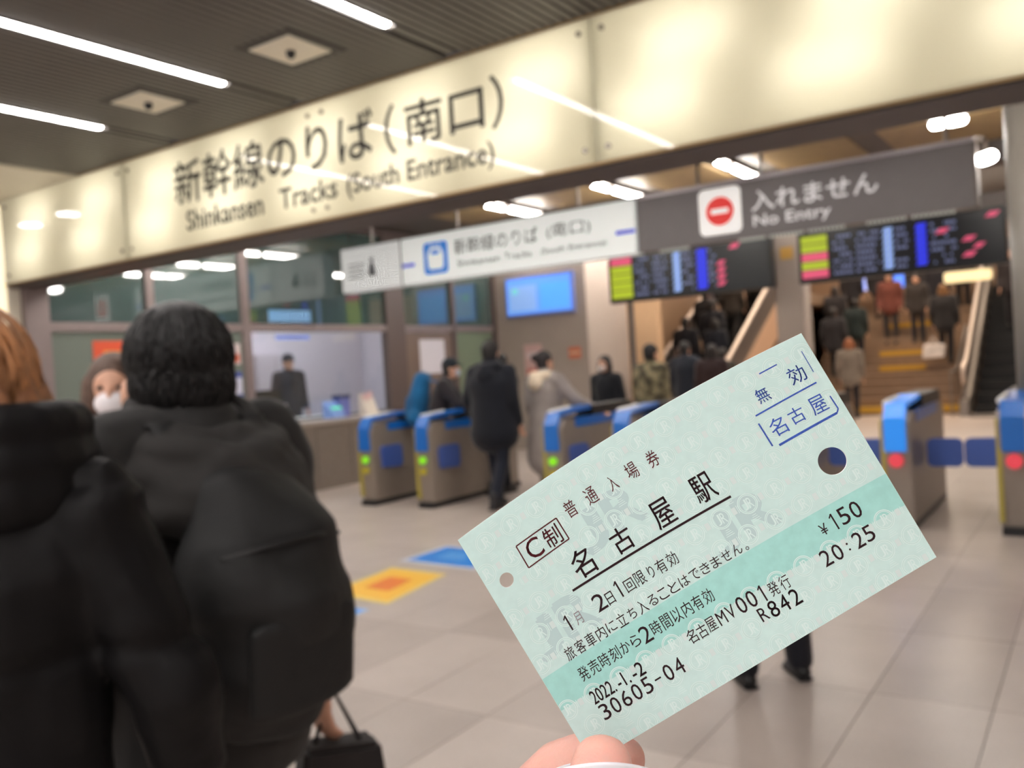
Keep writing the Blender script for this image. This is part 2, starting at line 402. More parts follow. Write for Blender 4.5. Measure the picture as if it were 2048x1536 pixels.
text_on('letter', '(South Entrance)', -4.36, -3.1, 2.70, 2.875, YS-0.002, M_INK, P, 0.02)
# lit panel running down the corner at the left end
t = empty('light_column', (-9.3, 4.66, 0)); tag(t, 'cream lit corner panel below the left end of the long sign', 'light panel')
MB().box(-0.2, 0.17, -0.06, 0.1, 0, 3.43).build('body', M_CREAM, t)
MB().box(-0.18, 0.15, -0.075, -0.06, 0.1, 3.4).build('lit_pane', mat('lit_cream', (255, 244, 214), 0.4, emit=0.75, emit_rgb=(255, 240, 205)), t)

# ------------------------------------------------------------------ hanging signs over the gates
YH = 9.12
t = empty('hanging_sign', (0, 0, 0)); tag(t, 'white lit hanging sign with blue train pictogram and Shinkansen Tracks lettering', 'sign')
M_SW = mat('sign_white_lit', (232, 236, 234), 0.4, emit=0.3)
M_SWD = mat('sign_white_dimmer', (226, 228, 228), 0.4, emit=0.25)
M_SBL = mat('sign_blue', (48, 120, 205), 0.4, emit=0.35)
M_SVI = mat('sign_violet_blue', (70, 78, 200), 0.4, emit=0.35)
M_SGR = mat('sign_grey_ink', (62, 62, 60), 0.5)
MB().box(-8.92, -7.83, YH, YH+0.22, 2.66, 3.27).build('side_panel', M_SWD, t, bevel=0.008)
MB().box(-7.80, -4.33, YH, YH+0.22, 2.66, 3.27).build('main_panel', M_SW, t, bevel=0.008)
MB().box(-8.93, -4.31, YH+0.02, YH+0.2, 3.27, 3.3).box(-7.83, -7.80, YH+0.01, YH+0.21, 2.66, 3.28).build('frame', M_STEELD, t)
for x in (-8.4, -6.9, -5.1): MB().tube([(x, YH+0.1, 3.28), (x, YH+0.1, 3.72)], 0.018, 8).build('hanger_rod', M_STEEL, t)
def rrect(cx, cz, w, h, r, n=4):
    pts = []
    for sx, sz, a0 in ((1, 1, 0), (-1, 1, 90), (-1, -1, 180), (1, -1, 270)):
        for i in range(n+1):
            a = D2R(a0+90*i/n); pts.append((cx+sx*(w/2-r)+r*math.cos(a), cz+sz*(h/2-r)+r*math.sin(a)))
    return pts
def plate(name, pts, y0, y1, m, parent): return MB().prism(pts, 'y', y0, y1).build(name, m, parent)
ic = plate('train_pictogram', rrect(-7.21, 2.955, 0.40, 0.42, 0.05), YH-0.006, YH+0.001, M_SBL, t)
plate('train_front', [(-7.33, 2.83), (-7.30, 2.81), (-7.12, 2.81), (-7.09, 2.83), (-7.08, 3.0), (-7.11, 3.07), (-7.17, 3.1), (-7.25, 3.1), (-7.31, 3.07), (-7.34, 3.0)], YH-0.01, YH-0.005, M_SW, ic)
plate('antenna', [(-7.28, 3.1), (-7.265, 3.1), (-7.265, 3.14), (-7.28, 3.14)], YH-0.01, YH-0.005, M_SW, ic)
plate('antenna', [(-7.155, 3.1), (-7.14, 3.1), (-7.14, 3.14), (-7.155, 3.14)], YH-0.01, YH-0.005, M_SW, ic)
plate('windscreen', [(-7.28, 3.0), (-7.14, 3.0), (-7.15, 3.06), (-7.27, 3.06)], YH-0.014, YH-0.009, M_SBL, ic)
text_on('letter', '新幹線のりば', -6.9, -5.62, 2.945, 3.16, YH-0.004, M_SGR, t, 0.006)
text_on('letter', '(南口)', -5.5, -4.9, 2.95, 3.15, YH-0.004, M_SGR, t, 0.004)
text_on('letter', 'Shinkansen Tracks', -6.87, -5.72, 2.79, 2.89, YH-0.004, M_SGR, t)
text_on('letter', '(South Entrance)', -5.6, -4.7, 2.77, 2.88, YH-0.004, M_SGR, t)
MB().box(-7.79, -7.57, YH-0.006, YH, 2.885, 2.935).build('blue_dash', M_SVI, t)
MB().box(-4.58, -4.335, YH-0.006, YH, 2.89, 2.94).build('blue_dash', M_SVI, t)
M_SG2 = mat('sign_pale_ink', (170, 172, 172), 0.5)
for i in range(4): MB().box(-8.78, -8.5+0.03*(i % 2), YH-0.005, YH, 2.84+0.06*i, 2.865+0.06*i).build('fine_print', M_SG2, t)
fg = plate('figure_pictogram', [(-8.41, 2.85), (-8.27, 2.85), (-8.30, 3.0), (-8.32, 3.03), (-8.36, 3.03), (-8.38, 3.0)], YH-0.006, YH, mat('fig_grey', (88, 88, 92), 0.5), t)
MB().tube([(-8.34, YH-0.006, 3.07), (-8.34, YH, 3.07)], 0.03, 14, cap=False).build('head', MATS['fig_grey'], fg)
# the dark no-entry sign
t = empty('no_entry_sign', (0, 0, 0)); tag(t, 'dark grey hanging sign with red no-entry disc and white No Entry lettering', 'sign')
M_SDK = mat('sign_dark_grey', (112, 106, 107), 0.45, noise=0.03)
MB().box(-4.31, -0.93, YH, YH+0.22, 2.66, 3.25).build('panel', M_SDK, t, bevel=0.006)
MB().box(-4.31, -0.92, YH-0.02, YH+0.24, 3.25, 3.29).build('top_rail', mat('rail_lilac_grey', (168, 160, 164), 0.35, 0.4), t)
MB().box(-0.93, -0.90, YH, YH+0.22, 2.66, 3.27).build('end_cap', M_STEELD, t)
for x in (-3.6, -2.9, -1.15): MB().tube([(x, YH+0.1, 3.28), (x, YH+0.1, 3.72)], 0.022, 8).build('hanger_rod', M_STEEL, t)
p = plate('icon_plate', rrect(-3.335, 2.98, 0.46, 0.49, 0.06), YH-0.006, YH+0.001, mat('icon_white', (236, 234, 232), 0.4, emit=0.42), t)
MB().tube([(-3.335, YH-0.012, 2.98), (-3.335, YH-0.005, 2.98)], 0.155, 32, cap=False).build('red_disc', mat('sign_red', (214, 38, 34), 0.4, emit=0.35), p)
MB().box(-3.43, -3.24, YH-0.018, YH-0.011, 2.955, 3.005).build('white_bar', MATS['icon_white'], p)
M_LW = mat('letter_white', (226, 224, 226), 0.45, emit=0.3)
text_on('letter', '入れません', -2.99, -1.75, 2.925, 3.13, YH-0.004, M_LW, t, 0.016)
text_on('letter', 'No Entry', -2.98, -2.2, 2.735, 2.88, YH-0.004, M_LW, t, 0.014)
for k, (a, b) in enumerate([(-4.05, -3.7), (-3.15, -2.86), (-2.82, -2.46), (-2.43, -2.06), (-1.87, -1.5), (-1.46, -1.08)]):
    mb = MB(); n = 9; w = (b-a)/n
    for i in range(n): mb.box(a+i*w, a+i*w+w*0.55, YH-0.004, YH+0.02, 2.628, 2.658)
    mb.build('light_slot', mat('slot_white', (190, 194, 188), 0.5, emit=0.12), t)
# two lamps clamped to the right end of the no-entry sign
t = empty('sign_lamp', (-1.16, 9.5, 3.45)); tag(t, 'white oval lamp on a stalk above the right end of the no-entry sign', 'lamp')
MB().tube([(-0.12, 0, 0.1), (0.12, 0, 0.1)], 0.045, 12).build('tube', M_TUBE, t, True); MB().tube([(-0.12, 0, 0.24), (-0.12, 0, 0.12)], 0.03, 8).build('stalk', M_STEEL, t)
MB().box(-0.17, 0.17, -0.05, 0.05, 0.13, 0.25).build('housing', M_STEELD, t)
t = empty('sign_lamp', (-0.83, 9.2, 3.03)); tag(t, 'small round lamp hanging beside the end cap of the no-entry sign', 'lamp')
MB().tube([(-0.03, 0, 0.06), (0.04, 0, 0.075)], 0.055, 12).build('bulb', M_TUBE, t, True); MB().tube([(0, 0, 0.12), (0, 0.05, 0.26), (-0.08, 0.1, 0.28)], 0.02, 8).build('stalk', M_STEEL, t)
# ------------------------------------------------------------------ departure boards
M_SCR = mat('screen_black', (18, 19, 26), 0.3)
M_LIME = mat('led_lime', (168, 186, 40), 0.5, emit=0.55); M_PINK = mat('led_pink', (214, 84, 120), 0.5, emit=0.55)
M_LTXT = mat('led_text', (108, 118, 158), 0.5, emit=0.5); M_LPALE = mat('led_pale_blue', (138, 168, 228), 0.5, emit=0.7)
M_LBLUE = mat('led_blue', (40, 52, 220), 0.5, emit=0.75)
def text_cells(x0, x1, z0, z1, rows, y, seed, fill=0.75):
    rnd = random.Random(seed); mb = MB(); h = (z1-z0)/rows
    for r in range(rows):
        z = z1-(r+0.72)*h; x = x0
        while x < x1-0.012:
            w = rnd.uniform(0.018, 0.05)
            if rnd.random() < fill: mb.box(x, min(x+w, x1), y-0.003, y, z-h*0.02, z+h*0.42)
            x += w+0.012
    return mb
def board(lab, x0, x1, z0, z1, y, heads, blocks, pinks):
    t = empty('departure_board', (x0, y, z0)); tag(t, lab, 'departure board', 'departure boards')
    W, Hh = x1-x0, z1-z0
    MB().box(-0.03, W+0.03, 0.01, 0.2, -0.03, Hh+0.03).build('case', M_BLACK, t)
    s = MB().box(0, W, 0, 0.012, 0, Hh).build('screen', M_SCR, t)
    n = len(heads)
    for i, hc in enumerate(heads):
        zt = Hh-0.04-i*(Hh-0.06)/n
        MB().box(0.02, W*0.15, -0.004, 0, zt-(Hh-0.06)/n+0.012, zt).build('row_head', hc, s)
    for k, (a, b, m, kind) in enumerate(blocks):
        if kind == 'text': text_cells(W*a, W*b, 0.03, Hh-0.05, 7, 0, k).build('text_column', m, s)['kind'] = 'stuff'
        else:
            for r in range(7):
                z = Hh-0.06-r*(Hh-0.1)/7; h = (Hh-0.1)/7*0.86
                MB().prism([(W*a, z-h), (W*b-0.03, z-h), (W*b, z), (W*a+0.03, z)], 'y', -0.004, 0).build('cell', m, s)
    for a, z, w in pinks:
        MB().prism([(W*a, Hh*z), (W*(a+w)-0.03, Hh*z), (W*(a+w)+0.03, Hh*(z+0.1)), (W*a+0.06, Hh*(z+0.1))], 'y', -0.005, 0).build('notice_cell', M_PINK, s)
    for x in (0.3, W-0.3): MB().tube([(x, 0.1, Hh), (x, 0.1, 3.72-z0)], 0.025, 8).build('hanger_rod', M_STEELD, t)
board('black departure board with mostly lime row heads, left of the pillar', -6.42, -3.9, 2.40, 3.10, 12.5, [M_PINK, M_LIME, M_LIME, M_LIME, M_LIME],
      [(0.17, 0.26, M_LTXT, 'text'), (0.29, 0.38, M_LTXT, 'text'), (0.42, 0.475, M_LPALE, 'block'), (0.48, 0.55, M_LTXT, 'text'), (0.57, 0.64, M_LBLUE, 'block'), (0.645, 0.69, M_LTXT, 'text')],
      [(0.69, 0.1, 0.05), (0.69, 0.24, 0.05), (0.69, 0.38, 0.05), (0.69, 0.52, 0.05), (0.77, 0.84, 0.06)])
board('black departure board with lime and pink row heads, right of the pillar', -3.46, -0.98, 2.40, 3.05, 12.5, [M_LIME, M_LIME, M_PINK, M_LIME, M_PINK],
      [(0.18, 0.28, M_LTXT, 'text'), (0.30, 0.42, M_LTXT, 'text'), (0.435, 0.49, M_LPALE, 'block'), (0.50, 0.565, M_LTXT, 'text'), (0.595, 0.655, M_LBLUE, 'block'), (0.67, 0.79, M_LTXT, 'text')],
      [(0.69, 0.66, 0.06), (0.81, 0.45, 0.06), (0.86, 0.3, 0.05), (0.81, 0.15, 0.06), (0.92, 0.86, 0.06)])
# blue monitor on the grey wall
t = empty('wall_monitor', (-8.74, 13.0, 2.38)); tag(t, 'wall monitor with a bright blue screen on the grey wall', 'monitor')
MB().box(-0.03, 1.34, 0.0, 0.09, -0.04, 0.66).build('bezel', mat('bezel_lilac', (118, 132, 200), 0.4), t, bevel=0.01)
s = MB().box(0.0, 1.31, -0.006, 0.0, 0, 0.62).build('screen', mat('screen_blue', (96, 150, 240), 0.3, emit=0.75), t)
MB().box(0.06, 0.62, -0.009, -0.005, 0.06, 0.5).build('text_block', mat('screen_pale', (132, 168, 224), 0.4, emit=0.65), s)
MB().box(0.7, 1.26, -0.009, -0.005, 0.06, 0.5).build('text_block', mat('screen_deep', (84, 158, 244), 0.4, emit=0.8), s)
MB().box(0.12, 0.24, -0.011, -0.008, 0.36, 0.46).build('map_mark', mat('screen_mint', (112, 196, 190), 0.4, emit=0.65), s)
# posters on the back walls
def poster(lab, x, y, z, w, h, rgb, bands):
    t = empty('poster', (x, y, z)); tag(t, lab, 'poster')
    MB().box(0, w, -0.006, 0, 0, h).build('sheet', mat('poster_%d_%d_%d' % rgb, rgb, 0.5), t)
    for a, b, c, d, col in bands: MB().box(a*w, b*w, -0.008, -0.005, c*h, d*h).build('print', mat('print_%d_%d_%d' % col, col, 0.5), t)
poster('pale pink poster on the grey wall below the blue monitor', -8.5, 13.09, 1.0, 0.36, 0.85, (214, 176, 172), [(0.1, 0.9, 0.3, 0.5, (206, 120, 104)), (0.1, 0.9, 0.7, 0.85, (222, 200, 200))])
poster('small orange notice on the grey wall above the fur-hooded coat', -7.6, 13.09, 1.55, 0.24, 0.2, (206, 120, 90), [(0.1, 0.9, 0.4, 0.6, (226, 190, 160))])
poster('yellow notice with dark print on the beige wall', -7.85, 14.6, 1.35, 0.42, 0.5, (196, 166, 44), [(0.25, 0.8, 0.2, 0.6, (46, 44, 38)), (0.1, 0.9, 0.75, 0.9, (120, 100, 40))])

# ------------------------------------------------------------------ station office along the left
XO = -9.1
M_FRAME = mat('office_frame', (128, 114, 112), 0.45, 0.2, noise=0.04)
M_FRAMED = mat('office_frame_dark', (92, 78, 74), 0.5, 0.1)
f = MB()
t = empty('station_office', (0, 0, 0)); tag(t, 'station office with teal upper panes, service window and brown door', 'office')
for y0, y1, m in ((4.72, 4.97, M_FRAME), (6.1, 6.2, M_FRAME), (7.44, 7.56, M_FRAME), (10.15, 10.57, M_FRAMED), (11.78, 11.88, M_FRAMED), (12.98, 13.09, M_FRAMED)):
    MB().box(XO-0.08, XO+0.05, y0, y1, 0, 3.68).build('mullion', m, t)
MB().box(XO-0.08, XO+0.04, 4.97, 13.0, 2.13, 2.23).build('transom', M_FRAME, t)
MB().box(XO-0.08, XO+0.04, 4.97, 13.0, 3.58, 3.68).build('head_rail', M_FRAMED, t)
bays = [(4.97, 6.1), (6.2, 7.44), (7.56, 10.15), (10.57, 11.78), (11.88, 12.98)]
for y0, y1 in bays: MB().box(XO-0.02, XO, y0, y1, 2.23, 3.58).build('upper_pane', M_TEAL, t)
MB().box(XO-0.02, XO, 4.97, 6.1, 0, 2.13).build('lower_pane', M_GREYPANE, t)
MB().box(XO-0.02, XO, 6.2, 7.44, 0, 2.13).build('lower_pane', M_GREYPANE, t)
MB().box(XO-0.02, XO-0.008, 7.56, 10.15, 0.95, 2.13).build('service_pane', M_CLEAR, t)
MB().box(XO-0.02, XO, 11.88, 12.98, 0, 2.13).build('lower_pane', mat('green_pane', (112, 124, 104), 0.15), t)
d = MB().box(XO-0.03, XO+0.02, 10.58, 11.77, 0.01, 2.12).build('door', mat('door_brown', (112, 94, 84), 0.45, noise=0.05), t)
MB().box(XO+0.02, XO+0.03, 10.92, 11.55, 1.45, 2.0).build('door_window', mat('door_window_pale', (196, 190, 196), 0.4, emit=0.1), d)
MB().tube([(XO+0.06, 11.68, 0.95), (XO+0.06, 11.68, 1.2)], 0.015, 8).build('handle', M_STEEL, d)
MB().box(XO-0.06, XO+0.02, 7.56, 10.15, 0, 0.95).build('dado', M_STEELD, t)
# counter in front of the service window
t = empty('counter', (XO+0.055, 7.3, 0)); tag(t, 'steel service counter in front of the office window', 'counter')
MB().box(0.0, 0.40, 0.2, 2.75, 0, 0.86).build('body', M_STEEL, t)
MB().box(-0.0, 0.46, 0.0, 2.85, 0.86, 0.92).build('worktop', mat('counter_top', (176, 166, 158), 0.35, 0.3), t, bevel=0.008)
for i in range(4): MB().box(0.40, 0.41, 0.24+0.63*i, 0.82+0.63*i, 0.1, 0.82).build('front_panel', M_STEEL, t)
MB().box(0.41, 0.43, 1.95, 2.25, 0.3, 0.6).build('dark_grille', M_BLACK, t)
# office interior
tag(MB().box(-12.3, -9.5, 4.86, 4.96, 0, 3.58).build('wall_office_near', M_FRAME), 'grey near end wall of the station office', 'wall', kind='structure')
M_LIL = mat('office_lilac', (214, 206, 214), 0.6)
tag(MB().box(-12.3, -9.2, 13.0, 13.09, 0, 3.6).build('wall_office_end', M_LIL), 'pale lilac end wall inside the station office', 'wall', kind='structure')
tag(MB().box(-12.3, -9.2, 5.0, 13.0, 3.62, 3.68).build('ceiling_office', M_WHITE), 'white ceiling inside the station office', 'ceiling', kind='structure')
tag(MB().box(-12.4, -12.3, 5, 13.1, 0, 3.6).build('wall_office', mat('office_lilac', (206, 198, 206), 0.6)), 'pale lilac rear wall inside the station office', 'wall', kind='structure')
tag(MB().box(-12.4, -9.2, 5, 13.1, 0.0, 0.2).build('floor_office', mat('office_floor', (120, 116, 116), 0.6)), 'raised grey floor of the station office', 'floor', kind='structure')
for y in (7.0, 9.0, 11.0):
    t = empty('office_light', (-10.7, y, 3.6)); tag(t, 'white panel light inside the office, %s' % {7.0: 'nearest', 9.0: 'behind the service window', 11.0: 'behind the brown door'}[y], 'ceiling light', 'lights in the office')
    MB().box(-0.5, 0.5, -0.25, 0.25, 0.0, 0.06).build('frame', M_WHITE, t); MB().box(-0.45, 0.45, -0.2, 0.2, -0.02, 0.01).build('diffuser', mat('office_lamp', (250, 244, 255), 0.5, emit=45.0), t)
for y0, y1, rgb, lab in ((7.9, 8.5, (150, 146, 152), 'grey'), (9.5, 9.75, (176, 166, 170), 'tall pale'), (10.0, 10.8, (196, 186, 192), 'wide pale')):
    t = empty('office_cabinet', (-12.1, (y0+y1)/2, 0.2)); tag(t, lab+' cabinet against the rear wall of the office', 'cabinet')
    h = (y1-y0)/2; m = mat('cab_%d' % rgb[0], rgb, 0.5)
    MB().box(-0.19, 0.2, -h, h, 0, 1.75).build('body', m, t)
    for s in (-1, 1): MB().box(0.2, 0.22, min(0, s*h)+0.01, max(0, s*h)-0.01, 0.05, 1.7).build('door', m, t)
t = empty('office_desk', (-9.75, 8.9, 0.2)); tag(t, 'pale desk behind the service window', 'desk')
MB().box(-0.35, 0.35, -1.2, 1.2, 0.68, 0.72).build('top', M_WHITE, t)
for sx in (-0.3, 0.3):
    for sy in (-1.15, 1.15): MB().box(sx-0.02, sx+0.02, sy-0.02, sy+0.02, 0, 0.68).build('leg', M_STEELD, t)
t = empty('desk_monitor', (-9.6, 8.25, 0.92)); tag(t, 'dark computer monitor on the office desk beside the attendant', 'monitor')
MB().box(-0.02, 0.02, -0.22, 0.22, 0.12, 0.44).build('screen', M_BLACK, t, bevel=0.008); MB().box(-0.02, 0.02, -0.03, 0.03, 0.0, 0.14).build('stand', M_BLACK, t); MB().box(-0.1, 0.1, -0.12, 0.12, 0, 0.012).build('base', M_BLACK, t)
# notices stuck to the office front
def notice(lab, y0, y1, z0, z1, rgb, bands=(), emit=0.0, x=XO+0.001):
    t = empty('notice', (x, y0, z0)); tag(t, lab, 'notice'); w, h = y1-y0, z1-z0
    MB().box(0, 0.006, 0, w, 0, h).build('sheet', mat('notice_%d_%d_%d' % rgb, rgb, 0.45, emit=emit), t)
    for a, b, c, d, col in bands: MB().box(0.006, 0.008, a*w, b*w, c*h, d*h).build('print', mat('print_%d_%d_%d' % col, col, 0.5), t)
notice('red-orange poster with yellow print on the office pane', 5.44, 6.02, 1.6, 2.03, (208, 78, 44), [(0.2, 0.8, 0.55, 0.75, (226, 140, 50)), (0.15, 0.85, 0.2, 0.4, (226, 110, 60))])
notice('small white and red notice on the pane beside the dark head', 7.2, 7.4, 1.72, 1.98, (206, 190, 190), [(0.1, 0.9, 0.1, 0.5, (196, 96, 70))])
notice('small white and blue notice below the red one', 7.2, 7.4, 1.27, 1.62, (196, 196, 214), [(0.0, 1.0, 0.0, 0.2, (60, 76, 150)), (0.0, 1.0, 0.8, 1.0, (60, 76, 150))])
notice('pale blue notice on the teal pane above the service window', 7.9, 8.64, 2.26, 2.42, (110, 160, 206), (), 0.12, XO+0.002)
notice('narrow blue notice under the transom of the service window', 8.0, 8.6, 2.02, 2.09, (130, 150, 220), (), 0.15, XO-0.005)
notice('small dark blue notice low on the left office pane', 6.6, 6.75, 1.36, 1.45, (86, 90, 150), ())
# things on the counter
CX = XO+0.27
t = empty('pump_bottle', (CX, 7.6, 0.92)); tag(t, 'pink pump bottle on the counter', 'bottle')
MB().tube([(0, 0, 0.0), (0, 0, 0.1), (0, 0, 0.13)], [0.035, 0.035, 0.018], 12).build('body', mat('pink_plastic', (222, 140, 160), 0.4), t, True); MB().tube([(0, 0, 0.13), (0, 0, 0.17)], 0.01, 8).tube([(0, 0, 0.17), (0.04, 0, 0.17)], 0.008, 8).build('pump', M_WHITE, t, True)
t = empty('bottle', (CX, 7.85, 0.92)); tag(t, 'pale green spray bottle on the counter', 'bottle')
MB().tube([(0, 0, 0.0), (0, 0, 0.14), (0, 0, 0.2)], [0.045, 0.045, 0.02], 12).build('body', mat('pale_green_plastic', (176, 190, 168), 0.4), t, True); MB().tube([(0, 0, 0.2), (0, 0, 0.24)], 0.015, 8).build('cap', M_WHITE, t, True)
t = empty('card_terminal', (CX-0.05, 8.75, 0.92)); tag(t, 'blue-white card terminal with a green light on the counter', 'terminal')
MB().prism([(-0.1, 0), (0.1, 0), (0.08, 0.1), (-0.1, 0.24)], 'y', -0.12, 0.12).build('body', mat('terminal_blue', (120, 150, 206), 0.4, emit=0.12), t, bevel=0.01); MB().box(0.02, 0.07, -0.08, 0.08, 0.125, 0.15).build('green_light', mat('led_green', (90, 214, 150), 0.4, emit=0.9), t)
t = empty('terminal_hood', (CX-0.1, 8.95, 0.92)); tag(t, 'violet-blue box behind the card terminal', 'box')
MB().box(-0.08, 0.08, -0.09, 0.1, 0, 0.3).build('box_body', mat('violet_blue', (104, 110, 176), 0.5), t, bevel=0.01); MB().box(-0.085, 0.085, -0.095, 0.105, 0.26, 0.31).build('lid', mat('dark_blue', (60, 66, 96), 0.5), t)
t = empty('leaflet_stand', (CX, 9.4, 0.92)); tag(t, 'cream leaflet stand at the far end of the counter', 'leaflet stand')
MB().prism([(-0.08, 0), (0.08, 0), (-0.04, 0.3), (-0.08, 0.3)], 'y', -0.12, 0.12).build('rack', mat('leaflet_cream', (214, 202, 188), 0.5), t); MB().box(-0.02, 0.0, -0.1, 0.0, 0.1, 0.3).box(-0.03, -0.01, 0.01, 0.1, 0.12, 0.33).build('leaflet', mat('leaflet_pink', (206, 170, 168), 0.5), t)

# ------------------------------------------------------------------ ticket gates
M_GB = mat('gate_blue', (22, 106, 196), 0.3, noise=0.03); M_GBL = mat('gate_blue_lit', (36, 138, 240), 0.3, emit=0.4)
M_FLAP = mat('flap_blue', (70, 98, 176), 0.45); M_GBODY = mat('gate_body', (150, 138, 128), 0.4, 0.25, noise=0.05)
M_YEL = mat('gate_yellow', (176, 160, 70), 0.45)
def gate(x, lab, closed, lit=False):
    t = empty('ticket_gate', (x, 7.3, 0)); tag(t, lab, 'ticket gate', 'row of ticket gates')
    w = 0.11; L = 1.75
    MB().prism([(0.06, 0.05), (L-0.06, 0.05), (L-0.04, 0.84), (L-0.12, 0.92), (0.1, 0.92), (0.02, 0.84)], 'x', -w, w).build('body', M_GBODY, t, bevel=0.012)
    MB().box(-w+0.01, w-0.01, 0.02, L-0.02, 0, 0.06).build('foot', M_BLACK, t)
    band = [(0.0, 0.62), (0.028, 0.62), (0.045, 0.86), (0.09, 0.955), (0.7, 0.99), (0.7, 1.03), (0.085, 0.99), (0.01, 0.88)]
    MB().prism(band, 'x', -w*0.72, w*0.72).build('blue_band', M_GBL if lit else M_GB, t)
    MB().prism([(0.7, 0.92), (L-0.1, 0.92), (L-0.14, 1.02), (0.7, 1.02)], 'x', -w*0.9, w*0.9).build('black_deck', M_BLACK, t)
    MB().prism([(0.3, 0.83), (1.3, 0.83), (1.3, 0.92), (0.3, 0.92)], 'x', -w-0.006, w+0.006).build('blue_rail', M_GB, t)
    MB().tube([(-0.08, 0.16, 0.985), (-0.06, 0.5, 1.01)], [0.03, 0.025], 10).build('card_reader', M_WHITE, t, True)
    MB().box(-w-0.004, -w+0.03, 0.03, 0.07, 0.1, 0.86).build('yellow_edge', M_YEL, t)
    if closed:
        MB().tube([(0, 0.0, 0.55), (0, 0.03, 0.55)], 0.055, 20, cap=False).build('red_indicator', mat('indicator_red', (226, 70, 84), 0.4, emit=0.4), t)
    else:
        MB().tube([(0, 0.0, 0.52), (0, 0.03, 0.52)], 0.04, 18, cap=False).build('green_indicator', mat('indicator_green', (130, 214, 30), 0.4, emit=0.6), t)
        MB().tube([(0, 0.0, 0.4), (0, 0.03, 0.4)], 0.035, 18, cap=False).build('yellow_indicator', mat('indicator_yellow', (176, 160, 40), 0.4, emit=0.2), t)
    for s in (-1, 1):
        if closed:
            pts = rrect(s*(w+0.15), 0.545, 0.27, 0.235, 0.05)
            MB().prism(pts, 'y', 0.62, 0.65).build('flap', M_FLAP, t)
        elif s > 0:
            pts = [(0.16, 0.42), (0.46, 0.40), (0.5, 0.44), (0.5, 0.62), (0.46, 0.66), (0.18, 0.66), (0.14, 0.62)]
            MB().prism(pts, 'x', w+0.005, w+0.03).build('flap', M_FLAP, t)
    return t
gate(-6.98, 'open ticket gate nearest the office counter, blue flap folded back', False)
gate(-6.14, 'open ticket gate with green light, left of the navy coat', False)
gate(-4.5, 'ticket gate beside the grey coat with the fur hood', False)
gate(-3.74, 'ticket gate just above the left half of the ticket', True)
gate(-2.95, 'ticket gate hidden behind the middle of the ticket', True)
gate(-2.17, 'ticket gate seen through the large hole of the ticket', True)
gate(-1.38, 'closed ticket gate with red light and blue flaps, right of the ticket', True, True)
gate(-0.58, 'rightmost closed ticket gate in front of the round column', True)

# ------------------------------------------------------------------ stairs and escalators
M_STEP = mat('stair_stone', (132, 108, 88), 0.6, noise=0.08); M_YT = mat('yellow_strip', (196, 150, 40), 0.5)
t = empty('staircase', (-4.0, 19.4, 0)); tag(t, 'wide brown stone staircase climbing between two escalators', 'staircase')
NS = 18
for i in range(NS):
    MB().box(-1.55, 1.6, i*0.31, i*0.31+0.33 if i < NS-1 else 10.9, 0 if i < NS-1 else 2.6, (i+1)*0.162).build('step', M_STEP, t)
for i, xx in ((0, (-1.5, 1.55)), (5, (-0.2, 0.75)), (7, (-0.3, 0.75)), (11, (-0.3, 0.9))):
    MB().box(xx[0], xx[1], i*0.31-0.004, i*0.31+0.26, (i+1)*0.162-0.1, (i+1)*0.162+0.003).build('yellow_strip', M_YT, t)
MB().prism([(0, 0), (10.8, 0), (10.8, 2.75), (5.3, 2.75)], 'x', -1.62, -1.56).build('side_wall', M_HWALL, t)
def escalator(x0, x1, y0, rise, lab, side_m):
    t = empty('escalator', ((x0+x1)/2, y0, 0)); tag(t, lab, 'escalator', 'escalators beside the stairs')
    w = (x1-x0)/2; run = rise/math.tan(D2R(30))
    for i in range(int(run/0.4)):
        y = 0.8+i*0.4; z = i*0.231
        MB().box(-w+0.2, w-0.2, y, y+0.42, 0 if i < 3 else z-0.4, z+0.15).build('step', M_BLACK, t)
    MB().box(-w+0.2, w-0.2, 0.0, 0.8, 0, 0.02).build('comb_plate', M_STEEL, t)
    for s in (-1, 1):
        xa, xb = (s*w-0.16, s*w) if s > 0 else (s*w, s*w+0.16)
        MB().prism([(0.3, 0), (0.9, 0.0), (0.9+run, rise-0.35), (0.9+run, rise+0.35), (0.7, 0.38), (0.3, 0.3)], 'x', xa, xb).build('skirt', side_m, t)
        MB().prism([(0.45, 0.35), (0.85, 0.38), (0.9+run, rise+0.35), (0.9+run, rise+0.95), (0.75, 0.95), (0.45, 0.85)], 'x', (xa+xb)/2-0.012, (xa+xb)/2+0.012).build('balustrade', M_STEELD, t)
        MB().tube([((xa+xb)/2, 0.5, 0.62), ((xa+xb)/2, 0.36, 0.8), ((xa+xb)/2, 0.5, 0.98), ((xa+xb)/2, 0.85, 1.03), ((xa+xb)/2, 0.9+run, rise+1.0)], 0.045, 8).build('handrail', mat('handrail_silver', (206, 190, 178), 0.3, 0.5), t, True)
escalator(-7.55, -5.95, 15.0, 2.7, 'escalator with silver handrail left of the stairs', mat('escalator_beige', (206, 170, 142), 0.4, 0.1))
escalator(-2.35, -0.7, 18.4, 2.9, 'dark escalator with silver handrails right of the stairs', M_STEEL)
tag(MB().box(-8.2, -5.6, 20.7, 30.4, 2.5, 2.75).build('floor_upper_left', M_STEP), 'upper landing behind the left escalator', 'floor', kind='structure')
tag(MB().box(-2.38, 3.8, 24.2, 30.4, 2.6, 2.9).build('floor_upper_right', M_STEP), 'upper landing behind the right escalator', 'floor', kind='structure')
tag(MB().box(-8.2, -5.63, 20.62, 20.7, 0, 2.75).build('wall_under_landing', M_HWALL), 'brown wall under the upper landing', 'wall', kind='structure')
t = empty('railing', (-2.5, 18.9, 0)); tag(t, 'low steel railing between the stairs and the right escalator', 'railing')
